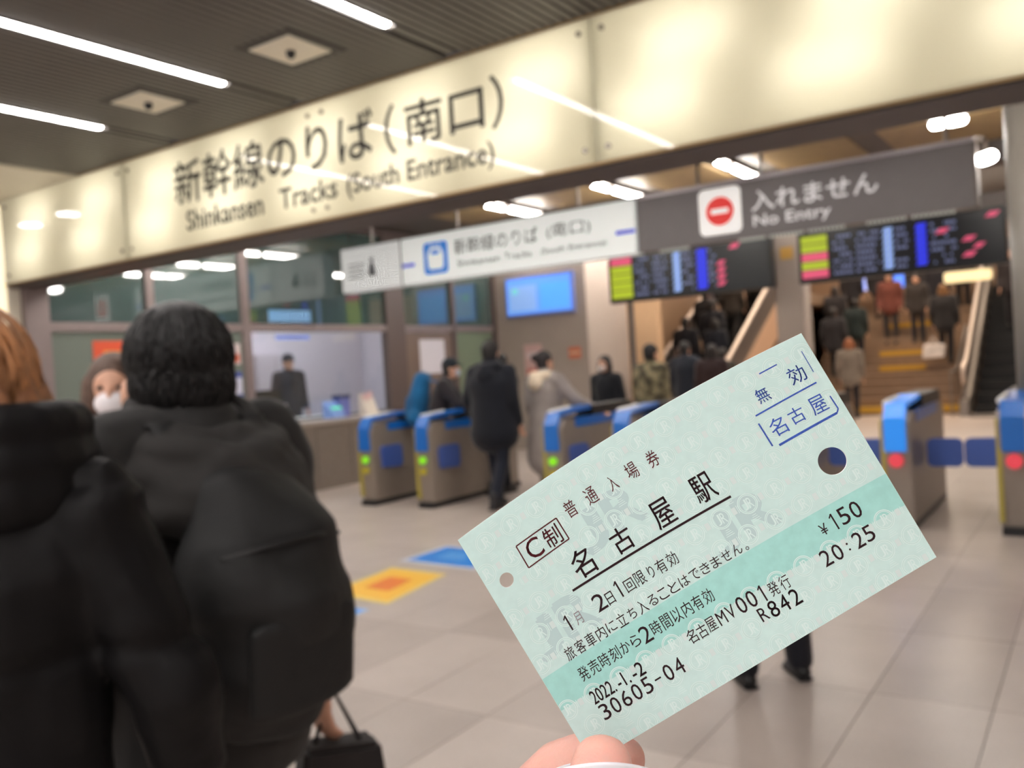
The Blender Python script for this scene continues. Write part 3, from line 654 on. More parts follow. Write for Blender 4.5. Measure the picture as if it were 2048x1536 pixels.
for i in range(4): MB().tube([(0, i*0.9, max(0, i-1)*0.42), (0, i*0.9, 0.85+max(0, i-1)*0.45)], 0.02, 8).build('post', M_STEEL, t)
MB().tube([(0, 0, 0.85), (0, 0.9, 0.86), (0, 2.7, 1.76)], 0.028, 8).build('rail', M_STEEL, t, True)
t = empty('advert_screen', (-6.0, 28.2, 2.76)); tag(t, 'bright blue advertising screen at the top of the stairs', 'screen')
MB().box(0, 1.2, 0, 0.12, 0.05, 1.0).build('case', M_BLACK, t); MB().box(0.03, 1.17, -0.008, 0, 0.08, 0.97).build('panel', mat('advert_blue', (78, 132, 250), 0.4, emit=1.0), t); MB().box(0.05, 0.45, -0.012, -0.007, 0.1, 0.9).build('pale_area', mat('advert_pale', (170, 184, 250), 0.4, emit=0.95), t); MB().box(0.3, 0.9, 0.0, 0.12, 0, 0.06).build('stand', M_BLACK, t)
t = empty('lit_sign', (-1.86, 16.6, 2.52)); tag(t, 'small cream lit sign hanging under the right departure board', 'sign')
MB().box(-0.36, 0.36, 0, 0.1, -0.09, 0.09).build('box', mat('cream_lit', (244, 226, 176), 0.4, emit=0.7), t, bevel=0.02); MB().tube([(-0.25, 0.05, 0.08), (-0.25, 0.05, 2.98)], 0.012, 6).tube([(0.25, 0.05, 0.08), (0.25, 0.05, 2.98)], 0.012, 6).build('hanger_rod', M_STEELD, t)
# bright goods kiosk bits at the top of the stairs
for k, (x, y, z, rgb, lab) in enumerate([(-5.3, 26.0, 4.0, (255, 214, 150), 'warm shop lamp at the stair top beside the blue screen'), (-3.2, 27.0, 4.1, (190, 214, 255), 'cool shop lamp over the middle of the stair top'), (-2.8, 26.0, 3.9, (255, 236, 214), 'white shop lamp over the right of the stair top'), (-5.7, 22.5, 3.75, (255, 200, 130), 'amber lamp above the left escalator'), (-5.85, 22.2, 3.35, (190, 196, 255), 'bluish lamp above the left escalator'), (-7.7, 17.0, 3.2, (206, 226, 216), 'dim greenish lamp left of the escalator')]):
    t = empty('shop_lamp', (x, y, z)); tag(t, lab, 'lamp')
    MB().ell((0, 0, 0), (0.11, 0.11, 0.09)).build('globe', mat('shop_lamp_%d' % k, rgb, 0.4, emit=2.5), t, True); MB().tube([(0, 0, 0.08), (0, 0, 5.5-z)], 0.012, 6).build('cord', M_BLACK, t)

# ------------------------------------------------------------------ stickers on the floor
def sticker(lab, pts, rgb, inner):
    t = empty('floor_sticker', (pts[0][0], pts[0][1], 0)); tag(t, lab, 'floor sticker')
    o = pts[0]; c = (sum(p[0] for p in pts)/4, sum(p[1] for p in pts)/4)
    loc = lambda p: (p[0]-o[0], p[1]-o[1])
    MB().prism([loc(p) for p in pts], 'z', 0.0005, 0.002).build('sheet', mat('sticker_edge_%d' % rgb[0], rgb, 0.4), t)
    def lerp(p, k): return (c[0]+(p[0]-c[0])*k-o[0], c[1]+(p[1]-c[1])*k-o[1])
    for k, (sc, col, dz) in enumerate(inner): MB().prism([lerp(p, sc) for p in pts], 'z', 0.002+dz, 0.003+dz).build('print', mat('sticker_%d_%d' % (col[0], col[1]), col, 0.4), t)
sticker('yellow floor sticker with orange print on the granite tiles', [(-4.46, 4.22), (-3.86, 4.16), (-4.0, 4.95), (-4.55, 4.98)], (236, 206, 110), [(0.86, (242, 188, 60), 0), (0.4, (226, 122, 40), 0.001)])
sticker('blue floor sticker beyond the yellow one', [(-4.66, 5.18), (-3.86, 5.12), (-4.1, 5.75), (-4.66, 5.78)], (206, 210, 222), [(0.84, (40, 128, 216), 0), (0.35, (90, 160, 228), 0.001)])
sticker('blue floor sticker beside the backpack', [(-4.3, 3.62), (-3.86, 3.68), (-3.88, 4.02), (-4.32, 4.0)], (150, 190, 236), [(0.85, (48, 140, 236), 0)])
# ------------------------------------------------------------------ people
M_SKIN = mat('skin', (214, 164, 138), 0.5, noise=0.04, nscale=20)
def cloth(rgb, rough=0.85, bump=0.25, bscale=14.0): return mat('cloth_%d_%d_%d' % rgb, rgb, rough, noise=0.18, nscale=7, bump=bump, bscale=bscale, sheen=0.15, spec=0.3)
def hairmat(rgb): return mat('hair_%d_%d_%d' % rgb, rgb, 0.55, noise=0.3, nscale=30, bump=0.4, bscale=60)
def joints(pose, h):
    J = {'ankL': (-0.1, 0, 0.08), 'ankR': (0.1, 0, 0.08), 'kneeL': (-0.1, 0.03, 0.48), 'kneeR': (0.1, 0.03, 0.48), 'hipL': (-0.09, 0, 0.9), 'hipR': (0.09, 0, 0.9),
         'pel': (0, 0, 0.95), 'waist': (0, 0, 1.1), 'chest': (0, 0, 1.28), 'neck': (0, 0.0, 1.44), 'head': (0, 0.02, 1.585),
         'shL': (-0.185, 0, 1.385), 'shR': (0.185, 0, 1.385), 'elL': (-0.235, -0.03, 1.1), 'elR': (0.235, -0.03, 1.1), 'wrL': (-0.235, 0.08, 0.87), 'wrR': (0.235, 0.08, 0.87)}
    lean = pose.get('lean', 0.0)
    if lean:
        for k in ('waist', 'chest', 'neck', 'head', 'shL', 'shR', 'elL', 'elR', 'wrL', 'wrR'):
            x, y, z = J[k]; J[k] = (x, y+lean*(max(z, 0.95)-0.95), z-abs(lean)*0.12*(max(z, 0.95)-0.95))
    for k, v in pose.items():
        if k in J: J[k] = v
    s = h/1.7
    return {k: Vector(v)*s for k, v in J.items()}, s
def hand_shapes(mb, w, el, s, side, fine):
    d = (w-el).normalized(); a = Vector((0, 1, 0)); a = (a-d*a.dot(d)); a = a.normalized() if a.length > 0.1 else Vector((1, 0, 0)); b = d.cross(a)
    mb.ell(w+d*0.055*s, (0.042*s, 0.02*s, 0.055*s), 10, 7, Matrix((a, b, d)).transposed())
    L = (0.075, 0.085, 0.08, 0.062)
    for i in range(4):
        p = w+d*0.09*s+a*(0.03-0.02*i)*s
        q = p+d*L[i]*0.5*s+b*0.008*s; r = q+d*L[i]*0.42*s+b*0.026*s*side
        mb.tube([p, q, r], [0.0105*s, 0.0098*s, 0.0085*s], 8)
    mb.tube([w+d*0.03*s+a*0.03*s, w+d*0.07*s+a*0.055*s, w+d*0.105*s+a*0.056*s], [0.013*s, 0.011*s, 0.009*s], 8)
def body_shapes(J, s, turn=0.0, fine=True):
    mb = MB(); hd = J['head']; rot = Matrix.Rotation(turn, 3, 'Z')
    P = lambda x, y, z: hd + rot @ Vector((x*s, y*s, z*s))
    mb.ell(P(0, 0, 0.02), (0.076*s, 0.092*s, 0.098*s), 18, 12, rot)
    mb.ell(P(0, 0.035, -0.055), (0.056*s, 0.06*s, 0.062*s), 14, 10, rot)           # jaw
    mb.tube([P(0, 0.088, 0.02), P(0, 0.108, -0.022)], [0.009*s, 0.0135*s], 8)       # nose
    for sd in (-1, 1):
        mb.ell(P(sd*0.078, -0.005, -0.01), (0.012*s, 0.022*s, 0.034*s), 8, 6, rot)  # ears
        mb.ell(P(sd*0.032, 0.083, 0.028), (0.02*s, 0.012*s, 0.008*s), 8, 6, rot)    # brows
    mb.ell(P(0, 0.092, -0.062), (0.026*s, 0.012*s, 0.011*s), 8, 6, rot)             # lips
    mb.tube([J['chest'], J['neck'], hd+Vector((0, 0, -0.06*s))], [0.075*s, 0.056*s, 0.052*s], 12)
    mb.tube([J['pel'], J['waist'], J['chest']], [(0.12*s, 0.085*s), (0.11*s, 0.075*s), (0.14*s, 0.085*s)], 14, flat=(1, 0, 0))
    mb.tube([J['shL'], J['chest']+Vector((0, 0, 0.07*s)), J['shR']], [0.045*s, 0.06*s, 0.045*s], 10)
    for q, sd in (('L', -1), ('R', 1)):
        mb.tube([J['sh'+q], J['el'+q], J['wr'+q]], [0.043*s, 0.036*s, 0.025*s], 10)
        hand_shapes(mb, J['wr'+q], J['el'+q], s, sd, fine)
        mb.tube([J['hip'+q], J['knee'+q], J['ank'+q]], [0.07*s, 0.05*s, 0.033*s], 10)
        mb.ell(J['ank'+q]+Vector((0, 0.05*s, -0.045*s)), (0.035*s, 0.1*s, 0.03*s), 10, 6)
    return mb
def coat_shapes(J, s, hem=0.82, bulk=1.0, flare=1.0):
    mb = MB(); b = bulk
    hemc = J['pel'] + Vector((0, 0, (hem-0.95)*s))
    secs = [(hemc, 0.19*flare, 0.145*flare), (J['pel']*0.5+hemc*0.5, 0.18*flare, 0.14*flare), (J['waist'], 0.17, 0.13), (J['chest'], 0.2, 0.135), (J['chest']*0.45+J['neck']*0.55, 0.175, 0.115), (J['neck']+Vector((0, 0, 0.0)), 0.085, 0.085)]
    mb.tube([c for c, _, _ in secs], [(x*s*b, y*s*b) for _, x, y in secs], 22, flat=(1, 0, 0))
    sb = min(b, 1.16)
    for q in 'LR':
        w = J['wr'+q]*0.93+J['el'+q]*0.07
        mb.tube([J['neck']+Vector((0, 0, -0.035*s)), J['sh'+q]], [0.082*s, 0.08*s*sb], 14)
        mb.tube([J['sh'+q]*0.8+J['chest']*0.2, J['sh'+q], J['el'+q], w], [0.085*s*sb, 0.083*s*sb, 0.066*s*sb, 0.05*s*sb], 14)
    return mb
def trouser_shapes(J, s, bulk=1.0):
    mb = MB()
    mb.tube([J['pel']+Vector((0, 0, 0.08*s)), J['pel']+Vector((0, 0, -0.06*s))], [(0.155*s, 0.115*s), (0.15*s, 0.115*s)], 16, flat=(1, 0, 0))
    for q in 'LR': mb.tube([J['hip'+q], J['knee'+q], J['ank'+q]+Vector((0, 0, 0.02*s))], [0.095*s*bulk, 0.07*s*bulk, 0.058*s*bulk], 14)
    return mb
def shoe(J, q, s, m, parent):
    a = J['ank'+q]; mb = MB(); z0 = a.z-0.078*s
    mb.tube([a+Vector((0, -0.045*s, -0.035*s)), a+Vector((0, 0.06*s, -0.04*s)), a+Vector((0, 0.14*s, -0.052*s))], [(0.042*s, 0.042*s), (0.046*s, 0.037*s), (0.038*s, 0.025*s)], 12, flat=(1, 0, 0))
    mb.tube([a+Vector((0, -0.02*s, 0.0)), a+Vector((0, -0.03*s, 0.05*s))], [0.045*s, 0.043*s], 12)
    o = mb.build('shoe', m, parent, True)
    MB().box(a.x-0.043*s, a.x+0.043*s, a.y-0.085*s, a.y+0.165*s, z0, z0+0.018*s).build('sole', mat('sole_dark', (30, 28, 28), 0.7), o, bevel=0.006)
    return o
def hair_shapes(J, s, style, turn):
    mb = MB(); hd = J['head']; rot = Matrix.Rotation(turn, 3, 'Z'); P = lambda x, y, z: hd + rot @ Vector((x*s, y*s, z*s))
    mb.ell(P(0, -0.016, 0.042), (0.09*s, 0.1*s, 0.096*s), 18, 12, rot)
    mb.ell(P(0, -0.035, -0.015), (0.084*s, 0.075*s, 0.075*s), 16, 10, rot)
    if style == 'long':
        mb.tube([P(0, -0.04, 0.0), P(0, -0.06, -0.12), P(0, -0.055, -0.22)], [(0.1*s, 0.075*s), (0.115*s, 0.06*s), (0.1*s, 0.035*s)], 16, flat=rot @ Vector((1, 0, 0)))
        for sd in (-1, 1): mb.tube([P(sd*0.075, 0.02, 0.03), P(sd*0.09, 0.015, -0.1), P(sd*0.085, 0.0, -0.2)], [0.03*s, 0.035*s, 0.022*s], 10)
    elif style == 'bun':
        mb.ell(P(-0.02, -0.12, 0.055), (0.05*s, 0.045*s, 0.045*s), 12, 8, rot)
    elif style == 'bob':
        for sd in (-1, 1): mb.tube([P(sd*0.07, 0.0, 0.03), P(sd*0.085, 0.0, -0.06), P(sd*0.075, 0.0, -0.1)], [0.035*s, 0.04*s, 0.025*s], 10)
        mb.tube([P(0, -0.05, 0.0), P(0, -0.065, -0.1)], [(0.09*s, 0.06*s), (0.085*s, 0.04*s)], 14, flat=rot @ Vector((1, 0, 0)))
    return mb
CACHE = {}
def figure(lab, loc, rz, h, coat, trousers, hair=(24, 20, 20), pose={}, style='short', hem=0.82, bulk=1.0, flare=1.0, hood=None, mask=None, hat=None, shoes=(28, 26, 28), turn=0.0, voxel=0.016, group=None, name='person', key=None, eyes=False, legs=1.0):
    t = empty(name, loc, rz); tag(t, lab, 'person', group)
    J, s = joints(pose, h)
    K = key and (key, round(h, 3))
    def get(part, fn):
        if K is None: return fn()
        k = K+(part,)
        if k not in CACHE: CACHE[k] = fn()
        return CACHE[k]
    def put(part, me, m):
        o = bpy.data.objects.new(part, me); COL.objects.link(o); o.parent = t
        if not me.materials: me.materials.append(m)
        o.material_slots[0].link = 'OBJECT'; o.material_slots[0].material = m
        return o
    b = put('body', get('body', lambda: remesh(body_shapes(J, s, turn), 'body', voxel*0.75)), M_SKIN)
    put('coat', get('coat%.2f%.2f' % (hem, bulk), lambda: remesh(coat_shapes(J, s, hem, bulk, flare), 'coat', voxel)), coat if not isinstance(coat, tuple) else cloth(coat))
    put('trousers', get('trousers', lambda: remesh(trouser_shapes(J, s, legs), 'trousers', voxel)), cloth(trousers))
    put('hair', get('hair'+style, lambda: remesh(hair_shapes(J, s, style, turn), 'hair', voxel*0.75)), hairmat(hair))
    for q in 'LR': shoe(J, q, s, mat('shoe_%d' % shoes[0], shoes, 0.5), t)
    hd = J['head']; rot = Matrix.Rotation(turn, 3, 'Z'); P = lambda x, y, z: hd + rot @ Vector((x*s, y*s, z*s))
    if hood:
        mb = MB(); n = J['neck']
        mb.tube([n+Vector((-0.12*s, 0.05*s, -0.01*s)), n+Vector((-0.12*s, -0.06*s, 0.0)), n+Vector((0, -0.135*s, -0.02*s)), n+Vector((0.12*s, -0.06*s, 0.0)), n+Vector((0.12*s, 0.05*s, -0.01*s))], [0.04*s, 0.055*s, 0.068*s, 0.055*s, 0.04*s], 12)
        mb.ell(n+Vector((0, -0.15*s, -0.08*s)), (0.11*s, 0.05*s, 0.09*s))
        put('hood', remesh(mb, 'hood', voxel*0.8), cloth(hood))
    if mask:
        me = MB().ell(P(0, 0.075, -0.05), (0.058*s, 0.04*s, 0.046*s), 14, 9, rot).mesh('mask'); put('mask', me, mat('mask_%d' % mask[0], mask, 0.7))
        for p in me.polygons: p.use_smooth = True
    if hat:
        me = MB().ell(P(0, -0.005, 0.06), (0.094*s, 0.105*s, 0.085*s), 18, 10, rot).tube([P(0, 0.06, 0.05), P(0, 0.15, 0.035)], [(0.07*s, 0.012*s), (0.05*s, 0.008*s)], 12, flat=rot @ Vector((1, 0, 0))).mesh('hat'); put('hat', me, cloth(hat))
        for p in me.polygons: p.use_smooth = True
    if eyes:
        for sd in (-1, 1): MB().ell(P(sd*0.032, 0.084, 0.006), (0.013*s, 0.008*s, 0.008*s), 10, 6, rot).build('eye', M_BLACK, t, True)
    return t, J, s
WALK = {'kneeL': (-0.1, 0.16, 0.5), 'ankL': (-0.1, 0.2, 0.08), 'kneeR': (0.1, -0.06, 0.48), 'ankR': (0.1, -0.28, 0.12)}
STEPUP = {'kneeL': (-0.1, 0.25, 0.68), 'ankL': (-0.1, 0.22, 0.24), 'kneeR': (0.1, 0.0, 0.48), 'ankR': (0.1, -0.08, 0.08)}
NAVY = (15, 18, 28)

def strands(lab, c, r, rot, n, length, th, m, parent, seed, zmin=-0.7, front=0.35, drop=0.4):
    rnd = random.Random(seed); mb = MB()
    for i in range(n):
        u = Vector((rnd.gauss(0, 1), rnd.gauss(-0.25, 1), rnd.gauss(0.15, 0.8))).normalized()
        if u.z < zmin or (u.y > front and u.z < 0.5): continue
        P0 = None; pts = []
        th0 = math.atan2(u.y, u.x)+rnd.uniform(-0.1, 0.1); ph = math.acos(max(-1, min(1, u.z)))
        for k in range(5):
            a = ph+k*length/4; off = 1.0+0.025*rnd.random()+0.012*k
            v = Vector((math.sin(min(a, 2.6))*math.cos(th0), math.sin(min(a, 2.6))*math.sin(th0), math.cos(min(a, 2.6))))
            p = Vector((v.x*r[0]*off, v.y*r[1]*off, v.z*r[2]*off-max(0, a-2.2)*drop*r[2]))
            pts.append(c+rot @ p); th0 += rnd.uniform(-0.04, 0.04)
        mb.tube(pts, [th*0.7, th, th, th*0.8, th*0.3], 5, cap=False)
    o = mb.build('hair_strands', m, parent, True); o['kind'] = 'stuff'; return o
def backpack(lab, loc, rz, w, d, h, rgb, voxel=0.012, tilt=0.0):
    t = empty('backpack', loc, rz); tag(t, lab, 'backpack'); t.rotation_euler = (tilt, 0, rz)
    mb = MB().tube([(0, 0, 0.1*h), (0, -0.02*d, 0.5*h), (0, 0, 0.9*h)], [(w*0.42, d*0.42), (w*0.5, d*0.5), (w*0.42, d*0.4)], 22, flat=(1, 0, 0))
    mb.tube([(-w*0.36, 0, 0.08*h), (w*0.36, 0, 0.08*h)], [d*0.4, d*0.4], 14)
    m = cloth(rgb); link('bag', remesh(mb, 'bag', voxel), m, t, True)
    mb2 = MB().tube([(0, -d*0.42, 0.12*h), (0, -d*0.46, 0.45*h)], [(w*0.34, d*0.16), (w*0.34, d*0.14)], 18, flat=(1, 0, 0))
    link('front_pocket', remesh(mb2, 'front_pocket', voxel), m, t, True)
    for s in (-1, 1): MB().tube([(s*w*0.28, d*0.35, 0.93*h), (s*w*0.3, d*0.78, 0.9*h), (s*w*0.32, d*0.86, 0.62*h), (s*w*0.3, d*0.45, 0.22*h)], [(0.028, 0.008)]*4, 8, flat=(1, 0, 0)).build('strap', m, t, True)
    MB().tube([(-0.05, d*0.3, 0.97*h), (-0.04, d*0.3, 1.04*h), (0.04, d*0.3, 1.04*h), (0.05, d*0.3, 0.97*h)], 0.01, 8).build('grab_handle', m, t, True)
    return t
# ---- passengers at the gates
figure('person in a dark navy hooded coat walking into the gates, seen from behind', (-5.3, 7.5, 0), D2R(8), 1.74, NAVY, (18, 22, 36), pose=dict(WALK, elL=(-0.27, -0.02, 1.1), wrL=(-0.26, 0.12, 0.9)), hood=NAVY, hem=0.76, bulk=1.4, shoes=(30, 30, 34), turn=0.1)
figure('person in dark navy half hidden left of the taller navy coat', (-5.80, 8.3, 0), D2R(-6), 1.63, (24, 28, 46), (18, 22, 34), pose=dict(WALK, lean=0.14), bulk=1.12, hem=0.8, hood=(22, 26, 42))
figure('person in a light grey coat with cream fur hood, hair in a bun', (-4.93, 7.95, 0), D2R(-14), 1.6, (152, 142, 138), (120, 108, 100), hair=(30, 22, 24), style='bun', hem=0.5, flare=1.25, pose={'elR': (0.3, 0.14, 1.16), 'wrR': (0.42, 0.36, 1.02)}, hood=(226, 208, 184), bulk=1.2, turn=-0.2)
t = empty('tote_bag', (-4.68, 7.78, 0.42)); tag(t, 'beige tote bag hanging beside the light grey coat', 'bag')
MB().prism([(-0.13, 0), (0.13, 0), (0.15, 0.34), (-0.15, 0.34)], 'y', -0.04, 0.04).build('bag', cloth((176, 154, 132)), t, bevel=0.012); MB().tube([(-0.09, 0, 0.33), (-0.06, 0, 0.55), (0.0, 0.0, 0.6), (0.06, 0, 0.55), (0.09, 0, 0.33)], 0.012, 8).build('handle', cloth((150, 130, 110)), t, True)
figure('person in dark clothes and cap with pale mask leaning at the gate, blue backpack on', (-6.5, 8.05, 0), D2R(-62), 1.62, (44, 40, 44), (40, 38, 44), pose={'lean': 0.3, 'elR': (0.2, 0.3, 1.15), 'wrR': (0.12, 0.55, 1.02), 'elL': (-0.2, 0.28, 1.14), 'wrL': (-0.14, 0.5, 1.0)}, mask=(186, 196, 214), hat=(34, 40, 46), turn=0.1)
backpack('bright blue backpack worn by the person leaning at the gate', (-6.75, 7.98, 0.9), D2R(-62), 0.34, 0.26, 0.54, (20, 92, 140), tilt=-0.2)
figure('person in black coat with white mask walking out towards the gates', (-5.28, 10.0, 0), D2R(172), 1.53, (28, 30, 36), (30, 30, 36), pose=WALK, mask=(226, 216, 212), eyes=True, style='bob')
def camo_mat():
    m = bpy.data.materials.new('camo'); m.use_nodes = True; nt = m.node_tree; b = nt.nodes['Principled BSDF']; b.inputs['Roughness'].default_value = 0.85
    tc = nt.nodes.new('ShaderNodeTexCoord'); n = nt.nodes.new('ShaderNodeTexNoise'); n.inputs['Scale'].default_value = 9; r = nt.nodes.new('ShaderNodeValToRGB'); r.color_ramp.interpolation = 'CONSTANT'
    r.color_ramp.elements[0].color = lin((72, 66, 50))+(1,); e = r.color_ramp.elements[1]; e.position = 0.47; e.color = lin((118, 108, 82))+(1,); e = r.color_ramp.elements.new(0.58); e.color = lin((150, 138, 108))+(1,)
    nt.links.new(tc.outputs['Object'], n.inputs['Vector']); nt.links.new(n.outputs['Fac'], r.inputs[0]); nt.links.new(r.outputs[0], b.inputs['Base Color']); return m
figure('person in a camouflage jacket with dark hair beyond the gates', (-4.56, 9.8, 0), D2R(-20), 1.63, camo_mat(), (40, 36, 34), bulk=1.15)
figure('small person in dark trousers walking just behind the ticket', (-1.265, 3.80, 0), D2R(40), 1.36, (40, 38, 42), (22, 22, 30), hair=(40, 30, 26), pose={'ankL': (-0.16, 0.0, 0.08), 'ankR': (0.16, 0.03, 0.085), 'kneeL': (-0.14, 0.03, 0.48), 'kneeR': (0.14, 0.05, 0.48)}, shoes=(14, 13, 15), bulk=1.1, legs=1.3)
# ---- office attendant and the woman with a mask
t, J, s = figure('uniformed attendant with peaked cap behind the service window', (-10.35, 9.3, 0.2), D2R(-110), 1.66, (56, 54, 62), (44, 44, 52), hair=(30, 26, 26), hat=(50, 48, 56), eyes=True)
figure('person with brown hair and white mask facing the viewer near the office', (-2.76, 1.72, 0), D2R(228), 1.57, (54, 44, 46), (40, 36, 40), hair=(92, 70, 58), style='long', mask=(232, 226, 228), eyes=True, hood=(66, 54, 56))
# ---- the crowd on and below the stairs
CROWD = [  # x, y, z, heading, coat, trousers, hair, style, label
    (-4.35, 18.9, 0.0, 5, (126, 116, 106), (34, 32, 38), (150, 92, 60), 'bob', 'person in a grey-beige jacket at the foot of the stairs'),
    (-5.05, 20.6, 0.648, 0, (40, 38, 42), (30, 30, 36), (26, 22, 22), 'short', 'person in a black coat climbing the left edge of the stairs'),
    (-4.7, 21.2, 0.972, 4, (34, 44, 44), (30, 30, 36), (24, 20, 20), 'short', 'person in a dark green coat climbing beside the black coat'),
    (-5.3, 21.9, 1.296, -4, (46, 42, 44), (34, 32, 34), (40, 30, 26), 'bob', 'person in a charcoal coat higher on the left of the stairs'),
    (-4.15, 22.3, 1.458, 180, (110, 60, 50), (50, 44, 44), (40, 28, 24), 'bob', 'person in a rust-red top coming down the stairs'),
    (-3.55, 22.2, 1.458, 175, (54, 48, 46), (28, 28, 36), (30, 24, 22), 'short', 'person in an open dark coat over a cream top coming down the stairs'),
    (-3.2, 22.9, 1.782, 185, (36, 34, 40), (28, 26, 32), (26, 22, 22), 'short', 'person in a black coat coming down beside the cream top'),
    (-2.85, 21.1, 0.972, 0, (40, 38, 40), (30, 28, 32), (130, 92, 56), 'bob', 'person with fair hair and black jacket climbing on the right of the stairs'),
    (-4.0, 24.4, 2.592, 178, (60, 44, 46), (36, 34, 40), (30, 24, 22), 'short', 'person in a maroon coat near the top of the stairs'),
    (-3.1, 25.4, 2.916, 170, (46, 42, 48), (34, 32, 38), (28, 24, 24), 'short', 'person in dark clothes standing at the stair top, right'),
    (-4.9, 25.6, 2.916, 190, (52, 48, 46), (36, 34, 36), (36, 28, 24), 'bob', 'person in dark clothes standing at the stair top, left'),
    (-6.55, 14.1, 0.0, 0, (30, 32, 40), (26, 26, 32), (24, 20, 20), 'short', 'person in a black coat at the edge of the beige wall'),
    (-6.1, 14.3, 0.0, 10, (46, 40, 40), (34, 30, 32), (60, 40, 30), 'bob', 'person in a brown-black coat queuing for the left escalator'),
    (-5.75, 13.7, 0.0, -8, (32, 36, 46), (26, 28, 36), (26, 22, 22), 'short', 'person in a navy coat queuing for the left escalator'),
    (-5.45, 14.6, 0.0, 6, (58, 54, 44), (36, 34, 34), (30, 24, 22), 'short', 'person in an olive coat in front of the left escalator'),
    (-5.1, 13.2, 0.0, 15, (50, 34, 34), (30, 28, 30), (34, 26, 24), 'bob', 'person in a dark red jacket in front of the left escalator'),
    (-6.75, 17.6, 0.9, 0, (36, 36, 42), (30, 30, 34), (26, 22, 22), 'short', 'person in black standing low on the left escalator'),
    (-6.75, 18.9, 1.65, 0, (58, 50, 44), (36, 34, 34), (40, 30, 26), 'bob', 'person in brown standing midway up the left escalator'),
    (-6.75, 20.1, 2.35, 0, (40, 42, 52), (32, 32, 36), (26, 22, 22), 'short', 'person in slate blue near the top of the left escalator'),
    (-1.6, 21.9, 1.66, 180, (44, 38, 40), (32, 30, 34), (30, 24, 24), 'short', 'person in a dark coat riding the right escalator, lower one'),
    (-1.55, 23.1, 2.35, 180, (52, 48, 50), (34, 32, 36), (36, 28, 26), 'short', 'person in a grey-black coat riding the right escalator, upper one'),
    (-0.9, 25.6, 2.9, 185, (46, 42, 46), (32, 30, 34), (28, 24, 22), 'short', 'person in black waiting above the right escalator'),
    (-7.05, 16.9, 0.55, 0, (28, 28, 34), (26, 26, 30), (24, 20, 20), 'short', 'person in black on the left side of the escalator foot'),
    (-6.5, 17.1, 0.62, 0, (34, 36, 44), (28, 28, 34), (26, 22, 22), 'bob', 'person in dark navy on the right side of the escalator foot'),
    (-7.1, 18.2, 1.25, 0, (34, 32, 34), (28, 26, 30), (24, 20, 20), 'short', 'person in black on the escalator left of the silver handrail'),
    (-6.45, 19.6, 2.05, 0, (44, 40, 38), (30, 28, 30), (26, 22, 22), 'short', 'person in dark brown on the escalator, just under the board'),
    (-7.1, 19.4, 1.95, 0, (30, 32, 38), (26, 26, 30), (24, 20, 20), 'bob', 'person in black on the escalator, far left below the board'),
    (-5.25, 23.4, 1.944, 0, (44, 42, 46), (32, 30, 34), (26, 22, 22), 'short', 'person in a dark coat climbing at the left near the top'),
    (-4.55, 23.2, 1.944, 3, (38, 36, 40), (30, 28, 32), (24, 20, 20), 'short', 'person in a black jacket climbing near the top, centre left'),
    (-3.75, 23.7, 2.106, 180, (48, 44, 46), (34, 30, 34), (28, 24, 22), 'bob', 'person in charcoal coming down near the top of the stairs'),
    (-2.75, 23.6, 2.106, 178, (70, 56, 48), (40, 34, 34), (36, 28, 24), 'short', 'person in a brown coat coming down along the right rail'),
    (-3.6, 26.6, 2.916, 182, (40, 38, 42), (30, 28, 32), (26, 22, 22), 'short', 'person in black at the back of the stair top, centre'),
    (-2.3, 26.2, 2.916, 175, (56, 50, 50), (36, 32, 34), (30, 24, 22), 'bob', 'person in grey at the back of the stair top, right'),
    (-1.3, 25.2, 2.9, 180, (34, 32, 36), (28, 26, 30), (24, 20, 20), 'short', 'person in black just above the right escalator'),
]
for i, (x, y, z, a, c, tr, hr, st, lab) in enumerate(CROWD):
    k = 'up' if (18 < y < 24.3 and abs(x+4) < 1.6 and a < 90) else ('walk' if a < 90 else 'stand')
    h = (1.62, 1.70, 1.56)[i % 3]
    figure(lab, (x, y, z), D2R(a), h, c, tr, hr, pose={'up': STEPUP, 'walk': WALK, 'stand': {'ankL': (-0.11, 0.04, 0.08)}}[k], style=st, voxel=0.024, key='crowd'+k+st, group='crowd by the stairs', bulk=1.12)
t = empty('shopping_bag', (-3.05, 20.75, 1.1)); tag(t, 'white shopping bag carried by the person climbing the stairs', 'bag')
MB().prism([(-0.22, 0), (0.2, 0.02), (0.24, 0.3), (-0.18, 0.32)], 'y', -0.08, 0.08).build('bag', cloth((236, 228, 224)), t, bevel=0.02); MB().tube([(-0.08, 0, 0.3), (0, 0, 0.46), (0.1, 0, 0.3)], 0.01, 6).build('handle', cloth((220, 212, 208)), t, True)

# ------------------------------------------------------------------ the two people close to the camera
def displaced(me, fn):
    n = len(me.vertices); co = np.empty(n*3); me.vertices.foreach_get('co', co); co = co.reshape(-1, 3)
    no = np.empty(n*3); me.vertices.foreach_get('normal', no); no = no.reshape(-1, 3)
    co += no*fn(co)[:, None]; me.vertices.foreach_set('co', co.ravel()); me.update(); return me
